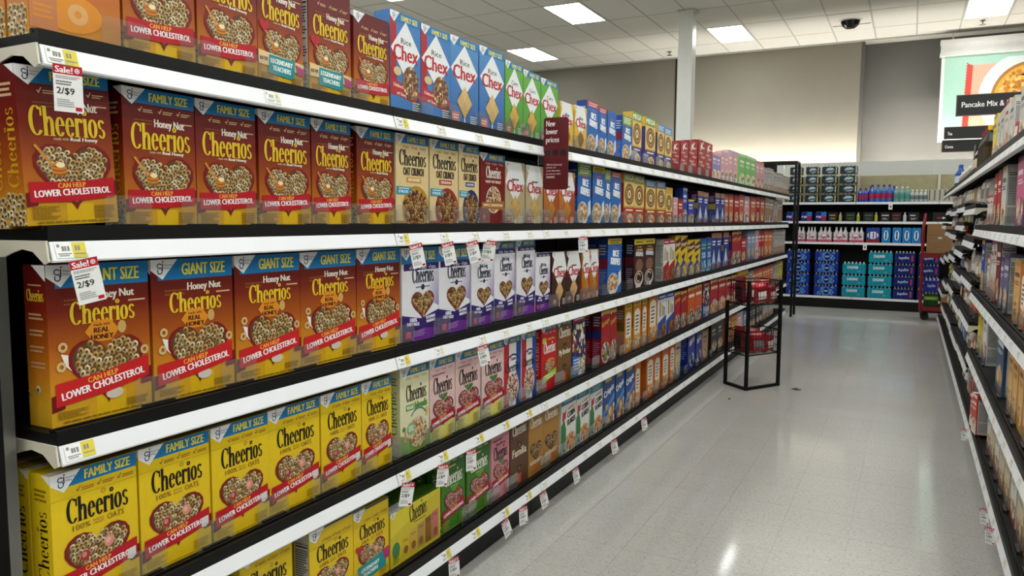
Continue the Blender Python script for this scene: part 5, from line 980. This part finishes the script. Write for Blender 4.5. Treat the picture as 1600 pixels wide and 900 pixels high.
def a_blue(A): A.ell(.5, A.H*.5, .26, A.H*.46, '#4a86d0', 16); A.ell(.52, A.H*.5, .12, A.H*.38, '#12205c', 14); A.lines(.43, A.H*.4, .61, A.H*.6, 2, '#d8e4f2'); A.flecks(lambda p: abs(p[0]-.5) > .16 and abs(p[0]-.5) < .34, .1, 0, .9, A.H, .04, ['#2a56b0', '#6aa0dc', '#1c3a8c'], 3)
def a_teal(A): A.text('DASANI', .22, A.H*.5, .44, A.H*.3, '#dcebea', 0, .006); A.lines(.66, A.H*.2, .8, A.H*.3, 1, '#b8c86a')
def a_aqua(A): A.text('Aquafina', .2, A.H*.34, .5, A.H*.36, '#b8c8e8', 3, .004); A.rect(.8, A.H*.2, .9, A.H*.8, '#a83a5a')
BX = dict(A=(1228, 1267), B=(1272, 1312), C=(1316, 1355), D=(1357, 1396), E=(1398, 1431), F=(1436, 1469))
def stack(col, n, key, w, hb, c, cc, nb, fn, desc):
    for i in range(n):
        o = pack(key, *BX[col], FZ[0]+.2015*i, w, hb, .3, c, cc, nb, fn); NAMED.setdefault((desc, 'water', 'water pack', col), []).append(o)
stack('A', 4, 'blue', .39, .166, '#13308c', '#d2d8e2', 7, a_blue, 'blue water pack with round badge, left drinks stack')
stack('B', 4, 'blue', .39, .166, '#13308c', '#d2d8e2', 7, a_blue, 'blue water pack with round badge, second drinks stack')
stack('C', 3, 'teal', .375, .166, '#1690a6', '#d2dce0', 6, a_teal, 'teal water pack, left teal stack')
stack('D', 4, 'teal', .375, .166, '#1690a6', '#d2dce0', 6, a_teal, 'teal water pack, right teal stack')
stack('E', 4, 'aqua', .32, .166, '#16246c', '#d2d8e2', 6, a_aqua, 'navy water pack, stack right of teal')
stack('F', 4, 'aqua', .32, .166, '#16246c', '#d2d8e2', 6, a_aqua, 'navy water pack, stack behind red cart')
def a_pink(A): A.rect(0, 0, 1, A.H*.22, '#c2506a'); A.flecks(lambda p: .3*A.H < p[1] < .8*A.H, .1, .2*A.H, .9, A.H*.85, .09, ['#e6e4e4', '#b5405c', '#d8a8b0', '#f0eeee'], 4); A.lines(.2, .4*A.H, .8, .6*A.H, 1, '#4a2a3a')
for px0, px1, n in ((1243, 1257, 2), (1258, 1275, 3), (1276, 1299, 3), (1300, 1324, 3), (1325, 1349, 3)):
    w = .0096*(px1-px0); o = pack('pink%d' % (px1-px0), px0, px1, FZ[1], w, .17, .25, '#cfccd0', '#c8ccd0', n, a_pink, .085, 'seltzer_pack'); note(o, 'white and pink bottle pack', 'third drinks shelf', 'drink pack')
def a_rb(A): A.rect(0, 0, 1, .2*A.H, '#8a1c2c'); A.rect(0, .8*A.H, 1, A.H, '#1c3f9c'); A.ell(.5, .5*A.H, .42, .26*A.H, '#d8dce6', 14); A.rect(.2, .3*A.H, .3, .7*A.H, '#1c2f86'); A.rect(.5, .3*A.H, .58, .7*A.H, '#1c2f86'); A.rect(.72, .3*A.H, .8, .7*A.H, '#a82a3a')
def a_sky(A): A.ell(.5, .5*A.H, .26, .34*A.H, '#cfe2f0', 14); A.rect(.42, .24*A.H, .58, .76*A.H, '#1c3f70'); A.arc(.5, .5*A.H, .4, .42*A.H, 0, 360, .04, '#2a5aa8', 16)
o = pack('rb', 1351, 1374, FZ[1], .215, .245, .25, '#24489c', '#1c3f9c', 3, a_rb, .01, 'seltzer_pack'); note(o, 'red, white and blue drink pack', 'third drinks shelf', 'drink pack')
for px0, px1 in ((1375, 1391), (1392, 1408), (1409, 1422), (1423, 1438)): o = pack('sky', px0, px1, FZ[1], .14, .25, .25, '#2a86c9', '#2a86c9', 2, a_sky, .008, 'seltzer_pack'); note(o, 'bright sky-blue drink pack', 'third drinks shelf', 'drink pack')
def a_fiji(A): A.text('FIJI', .1, .3*A.H, .42, .28*A.H, '#dfe6f2', 0, .008); A.ell(.76, .32*A.H, .22, .28*A.H, '#b01c3c', 12); A.poly([(.5, .6*A.H), (1, .5*A.H), (1, A.H), (.6, A.H)], '#2a78c2')
def a_fruit(A, c, d): A.text('Sparkling', .1, .56*A.H, .7, .2*A.H, c, 0, .006); A.lines(.16, .2*A.H, .8, .4*A.H, 2, c); A.ell(.84, .3*A.H, .1, .2*A.H, d, 10)
for px0, px1 in ((1224, 1244), (1247, 1268), (1270, 1290)): o = pack('fiji', px0, px1, FZ[2], .185, .155, .25, '#14257e', '#1c2f86', 3, a_fiji, .012, 'water_pack'); note(o, 'navy water pack with red flower', 'second drinks shelf', 'water pack')
for i, (px0, px1, c, d) in enumerate(((1291, 1306, '#c9a03c', '#8a6a1c'), (1318, 1334, '#3a7a3c', '#2a4a1c'), (1346, 1362, '#3a7a3c', '#24401c'), (1373, 1388, '#c8c6c2', '#a83a3a'), (1390, 1405, '#b5242c', '#6a141c'), (1417, 1433, '#c8c6c2', '#8a2a2a'), (1455, 1476, '#a82a34', '#d8d8d8'))):
    w = .0094*(px1-px0); m = MB(); m.box(-w/2, 0, 0, w/2, .2, .15, lin('#121213')); o = m.build('can_carton', CARD, None, (onplane((px0+px1)/2, FY), FY+.04, FZ[2]+.001)); A = Art(w, .15)
    if i == 6: A.rect(.3, .3*A.H, .62, .5*A.H, '#8a1c28'); A.rect(.66, .36*A.H, .9, .46*A.H, '#d8d8d8'); A.rect(.74, .28*A.H, .82, .54*A.H, '#d8d8d8')
    else: A.lines(.12, .55*A.H, .88, .8*A.H, 1, c, i); A.lines(.2, .2*A.H, .8, .4*A.H, 2, c, i+3)
    m = MB()
    for pts, c_, k in A.ops: m.poly([((x-.5)*w, -5e-4-5e-5*k, y*w) for x, y in pts], c_)
    m.build('front_print', CARD, o); note(o, 'black drink carton', 'second drinks shelf', 'drink carton')
for i, (px, c, cap) in enumerate(((1310, '#c2b07a', '#d8d4c8'), (1338, '#a8b53c', '#e0e0c8'), (1366, '#b5b83c', '#d8d8b8'), (1411, '#c8ccd0', '#e0e0e0'))): note(bottle('sp%d' % i, .028, .15, c, cap, c, (onplane(px, FY), FY+.08, FZ[2]+.001)), 'small pale bottle between black cartons', 'second drinks shelf', 'bottle')
# top shelf: stacked cases and loose bottles
def a_case(A): A.ell(.55, .5*A.H, .3, .38*A.H, '#8fa5a8', 12); A.poly([(.2, .2*A.H), (.9, .4*A.H), (.86, .56*A.H), (.3, .4*A.H)], '#2a4a6a'); A.lines(.36, .56*A.H, .76, .76*A.H, 2, '#dfe6e6'); A.rect(.92, 0, 1, A.H, '#9a8a5c'); A.ell(.96, .3*A.H, .03, .09, '#d8cfa0', 8); A.ell(.96, .7*A.H, .03, .09, '#d8cfa0', 8)
CS = [(1228, 1249), (1253, 1275), (1278, 1303), (1306, 1334)]
for c, (px0, px1) in enumerate(CS):
    for i in range(4): o = pack('case%d' % min(c, 3), px0, px1, FZ[3]+.162*i, .0097*(px1-px0), .125, .3, '#17262c', '#b5c0bc', 4, a_case, .034, 'sparkling_case'); NAMED.setdefault(('dark green sparkling water case, %s stack from the left' % ORD[c], 'water', 'water case', c), []).append(o)
def rowb(pxs, spec, desc, y=.1):
    for px in pxs: note(bottle(*spec, (onplane(px, FY), FY+y, FZ[3]+.001)), desc, 'top drinks shelf', 'bottle')
rowb((1339.5, 1348), ('fjs', .038, .235, '#1f3fae', '#2a2f8c', '#b01c4c'), 'shorter blue bottle with red label')
rowb((1358, 1367, 1376, 1385), ('fjl', .043, .29, '#2a66b8', '#2a2f8c', '#a81c4c'), 'tall blue bottle with red label'); rowb((1355, 1392), ('fjb', .04, .27, '#2a5ab0', '#2a2f8c', '#5a3a8c'), 'tall blue bottle standing behind', .22)
rowb((1396, 1405, 1413), ('grn', .04, .255, '#6a9a96', '#d8e0de', '#4a8a86'), 'pale green glass bottle'); rowb((1421, 1428, 1435, 1442), ('wht', .034, .2, '#aab0b0', '#e0e4e4', '#6a7a7c'), 'small clear bottle with white cap')
for px in (1449, 1457, 1465, 1473, 1480): m = MB(); m.box(-.034, 0, 0, .034, .08, .20, lin('#b9b5a6')); m.box(-.02, -.0006, .02, -.002, 0, .19, lin('#5a564c')); o = m.build('slim_carton', CARD, None, (onplane(px, FY), FY+.06, FZ[3]+.001)); note(o, 'beige slim drink carton', 'top drinks shelf', 'carton')
# ------------------------------------------------------------------ basket stand in the aisle
PA, PB, PC, PD = (-1.464, 7.16), (-1.239, 6.955), (-1.020, 7.314), (-1.245, 7.519)
st = empty('basket_stand', (-1.24, 7.24, 0)); OX, OY = -1.24, 7.24
def bar(m, p, q, r=.0125):
    p, q = Vector(p), Vector(q); t = (q-p).normalized(); u = Vector((0, 0, 1)) if abs(t.z) < .9 else Vector((.7071, .7071, 0)); w = t.cross(u).normalized(); u = w.cross(t)
    a = [p+u*i*r+w*j*r for i, j in ((1, 1), (-1, 1), (-1, -1), (1, -1))]; b = [v+(q-p) for v in a]; m.poly(a); m.poly(b[::-1])
    for i in range(4): m.poly((a[i], b[i], b[(i+1) % 4], a[(i+1) % 4]))
for p, h in ((PA, .78), (PB, .98), (PC, .98)): m = MB(); bar(m, (p[0]-OX, p[1]-OY, 0), (p[0]-OX, p[1]-OY, h)); m.build('post', BLACK, st)
for a, b in ((PA, PB), (PB, PC)):
    m = MB(); va, vb = Vector((a[0]-OX, a[1]-OY, .0135)), Vector((b[0]-OX, b[1]-OY, .0135)); t = (vb-va).normalized()*.014; bar(m, va+t, vb-t); m.build('base_bar', BLACK, st)
for z0, z1 in ((.31, .52), (.76, .97)):
    m = MB(); C = [PA, PB, PC, PD]
    for zz in (z0, z0+.07, z0+.14, z1): m.tube([(p[0]-OX, p[1]-OY, zz) for p in C+[PA]], .006 if zz in (z0, z1) else .0026, 5)
    for a, b in zip(C, C[1:]+C[:1]):
        for i in range(1, 11):
            t = i/11; X, Y = a[0]+(b[0]-a[0])*t-OX, a[1]+(b[1]-a[1])*t-OY; m.tube([(X, Y, z0), (X, Y, z1)], .0021, 4)
    for i in range(1, 12):
        t = i/12; m.tube([(PA[0]+(PB[0]-PA[0])*t-OX, PA[1]+(PB[1]-PA[1])*t-OY, z0), (PD[0]+(PC[0]-PD[0])*t-OX, PD[1]+(PC[1]-PD[1])*t-OY, z0)], .0016, 4)
    m.build('wire_basket', BLACK, st)
tag(st, 'black open stand with two wire baskets standing in the aisle', 'stand')
BAGS = {'b1': (.155, .235, .07, '#5e0a10', '#141416', '#7a0e16'), 'b2': (.17, .19, .09, '#8c1018', '#6f6c68', '#b01824'), 'b3': (.14, .17, .08, '#8a101a', '#c8b0a8', '#6a0c14'), 'b4': (.15, .17, .08, '#96141e', '#d8c4bc', '#8a1018'), 'b5': (.16, .18, .08, '#98101a', '#e6dcd8', '#c01c28'), 'b6': (.13, .20, .07, '#7a0c14', '#1c1c1e', '#9a141c')}
for key, x, y, z, rot, d in (('b1', -1.335, 7.125, .318, (.05, 0, -2.31), 'tall dark red bag with black picture, lower basket left'), ('b2', -1.185, 7.125, .318, (0, -.05, -.75), 'red-topped bag with grey window, lower basket front'),
        ('b3', -1.105, 7.265, .318, (.1, 0, -.4), 'red bag with pale panel, lower basket right'), ('b6', -1.255, 7.30, .318, (0, 0, -1.4), 'slim red bag with black panel, lower basket back'),
        ('b1', -1.335, 7.125, .768, (.1, 0, -2.31), 'tall dark red bag with black picture, upper basket left'), ('b5', -1.17, 7.15, .768, (.12, .05, -.6), 'shiny red and white bag in upper basket middle'),
        ('b3', -1.095, 7.275, .768, (.15, 0, -.4), 'red bag with pale panel, upper basket right'), ('b5', -1.23, 7.30, .768, (0, 0, -1.2), 'shiny red and white bag, upper basket centre back'), ('b6', -1.16, 7.40, .768, (.1, 0, -.9), 'slim red bag with black panel, rear of upper basket')):
    w, h, t, c0, c1, c2 = BAGS[key]; tag(pouch('treat_bag', key, w, h, t, c0, c1, c2, (x, y, z), rot), d, 'bag', None)
# ------------------------------------------------------------------ end frame beyond the left shelving
ef = empty('end_frame', (-2.62, 12.72, 0))
for x, y in ((.0, 0), (.68, 0), (.985, 0), (0, .36), (.985, .36)): m = MB(); m.box(x, y, 0, x+.035, y+.035, 2.44); m.build('post', BLACK, ef)
for y in (0, .36): m = MB(); m.box(.036, y, 2.405, .984 if y else .679, y+.035, 2.44); m.build('top_bar', BLACK, ef)
m = MB(); m.box(.716, 0, 2.405, .984, .035, 2.44); m.build('top_bar', BLACK, ef)
for x in (0, .985): m = MB(); m.box(x, .036, 2.405, x+.035, .359, 2.44); m.build('top_bar', BLACK, ef)
m = MB(); m.box(.716, .005, 1.98, .984, .03, 2.0); m.build('cross_bar', BLACK, ef); m = MB(); m.box(0, .04, .1, .68, .06, 2.40); m.build('side_panel', BLACK, ef)
tag(ef, 'tall black tube frame at far end of left shelving', 'frame')
# ------------------------------------------------------------------ stock cart
ct = empty('stock_cart', (.19, 13.3, 0)); CW, CD = .95, .42
m = MB(); m.box(-.0, 0, .145, CW, CD, .21); m.build('deck', REDM, ct); m = MB(); m.box(.02, .02, .965, CW-.02, CD-.02, 1.03); m.build('middle_deck', REDM, ct)
for X in (-.02, CW-.02):
    m = MB(); m.tube([(X+.02, .0, .12), (X+.01, .0, 1.4), (X+.03, .03, 1.62), (X+.03, CD-.03, 1.62), (X+.01, CD, 1.4), (X+.02, CD, .12)], .021, 8); m.build('end_frame', REDM, ct)
for X in (.06, CW-.1):
    for Y in (.06, CD-.06):
        w = MB(); w.tube([(X, Y-.02, .0605), (X, Y+.02, .0605)], .06, 14); w.build('wheel', RUBBER, ct); m = MB(); m.box(X-.025, Y-.03, .10, X+.025, Y+.03, .145); m.box(X-.02, Y-.03, .05, X+.02, Y-.022, .11); m.box(X-.02, Y+.022, .05, X+.02, Y+.03, .11); m.build('caster_fork', BLACK, ct)
tag(ct, 'dark red two-deck stock cart with black wheels by drinks fixture', 'cart')
def cardbox(x, y, z, w, d, h, label):
    m = MB(); m.box(0, 0, 0, w, d, h); o = m.build('cardboard_box', BOARD, None, (x, y, z)); m = MB(); m.box(.0, -.001, h*.62, w, -.0002, h*.63, lin('#6a4c30')); m.box(w*.42, -.0012, h*.5, w*.58, -.0003, h*.56, lin('#d8d0c4')); m.build('tape_label', PAPER, o)
    for a in (.001, w/2+.001): m = MB(); m.box(a, .001, h+.0002, a+w/2-.002, d-.001, h+.004); m.build('flap', BOARD, o)
    tag(o, label, 'box')
cardbox(.235, 13.33, 1.032, .34, .34, .44, 'brown cardboard box with tape on upper deck of red cart'); cardbox(.46, 13.33, .212, .36, .3, .40, 'brown cardboard box on lower deck of red cart')
def a_grn(A): A.rect(0, .5*A.H, 1, .8*A.H, '#5a8a2c'); A.lines(.1, .56*A.H, .8, .74*A.H, 1, '#b8c86a')
o = pack('grn', 0, 0, .212, .20, .20, .26, '#1c3a1c', '#d2d8d2', 4, a_grn, .03, 'water_pack', x=.33, y=13.33); tag(o, 'green bottle pack on lower deck of red cart', 'water pack')
o = pack('aq2', 0, 0, .444, .22, .166, .26, '#1a2c8c', '#d2d8e2', 4, a_aqua, .035, 'water_pack', x=.335, y=13.33); tag(o, 'blue bottle pack on top of the green pack on red cart', 'water pack')
# ------------------------------------------------------------------ litter
m = MB(); c1, c2 = lin('#8a7456'), lin('#5f4c34')
P = [(-.05, .01, .002), (-.02, .022, .014), (.01, .006, .008), (.05, -.006, .016), (.035, -.022, .003), (0, -.012, .012), (-.03, -.006, .004)]
for i in range(len(P)): m.poly((P[i], P[(i+1) % len(P)], (0, .002, .02)), c1 if i % 2 else c2); m.poly((P[(i+1) % len(P)], P[i], (0, 0, .001)), c2)
tag(m.build('crumpled_wrapper', PAPER, None, (-.843, 7.195, .0005)), 'small brown crumpled scrap lying on aisle floor', 'litter')
m = MB(); m.lathe([(.012, 0), (.009, .005), (0, .006)], 0, 0, 8, [lin('#151515')]*2); tag(m.build('black_speck', PAPER, None, (-1.3, 6.55, .0003)), 'tiny black speck on floor near left kick plate', 'litter')
# ------------------------------------------------------------------ labels
for key, objs in NAMED.items():
    if key[1] == 'water':
        n = len(objs)
        for i, o in enumerate(objs): tag(o, '%s, %s' % (key[0], 'bottom one' if i == 0 else 'top one' if i == n-1 else '%s from bottom' % ORD[i]), key[2], 'stacked drink cases')
        continue
    d, place, cat = key; objs.sort(key=lambda o: (o.location.x if 'drinks' in place else o.location.y, -o.location.x))
    for i, o in enumerate(objs):
        if len(objs) == 1: tag(o, '%s, %s' % (d, place), cat, None)
        else: tag(o, '%s, %s %s, %s' % (d, ORD[i], 'from left' if 'drinks' in place else 'from camera', place), cat, '%s row, %s' % (cat, place))
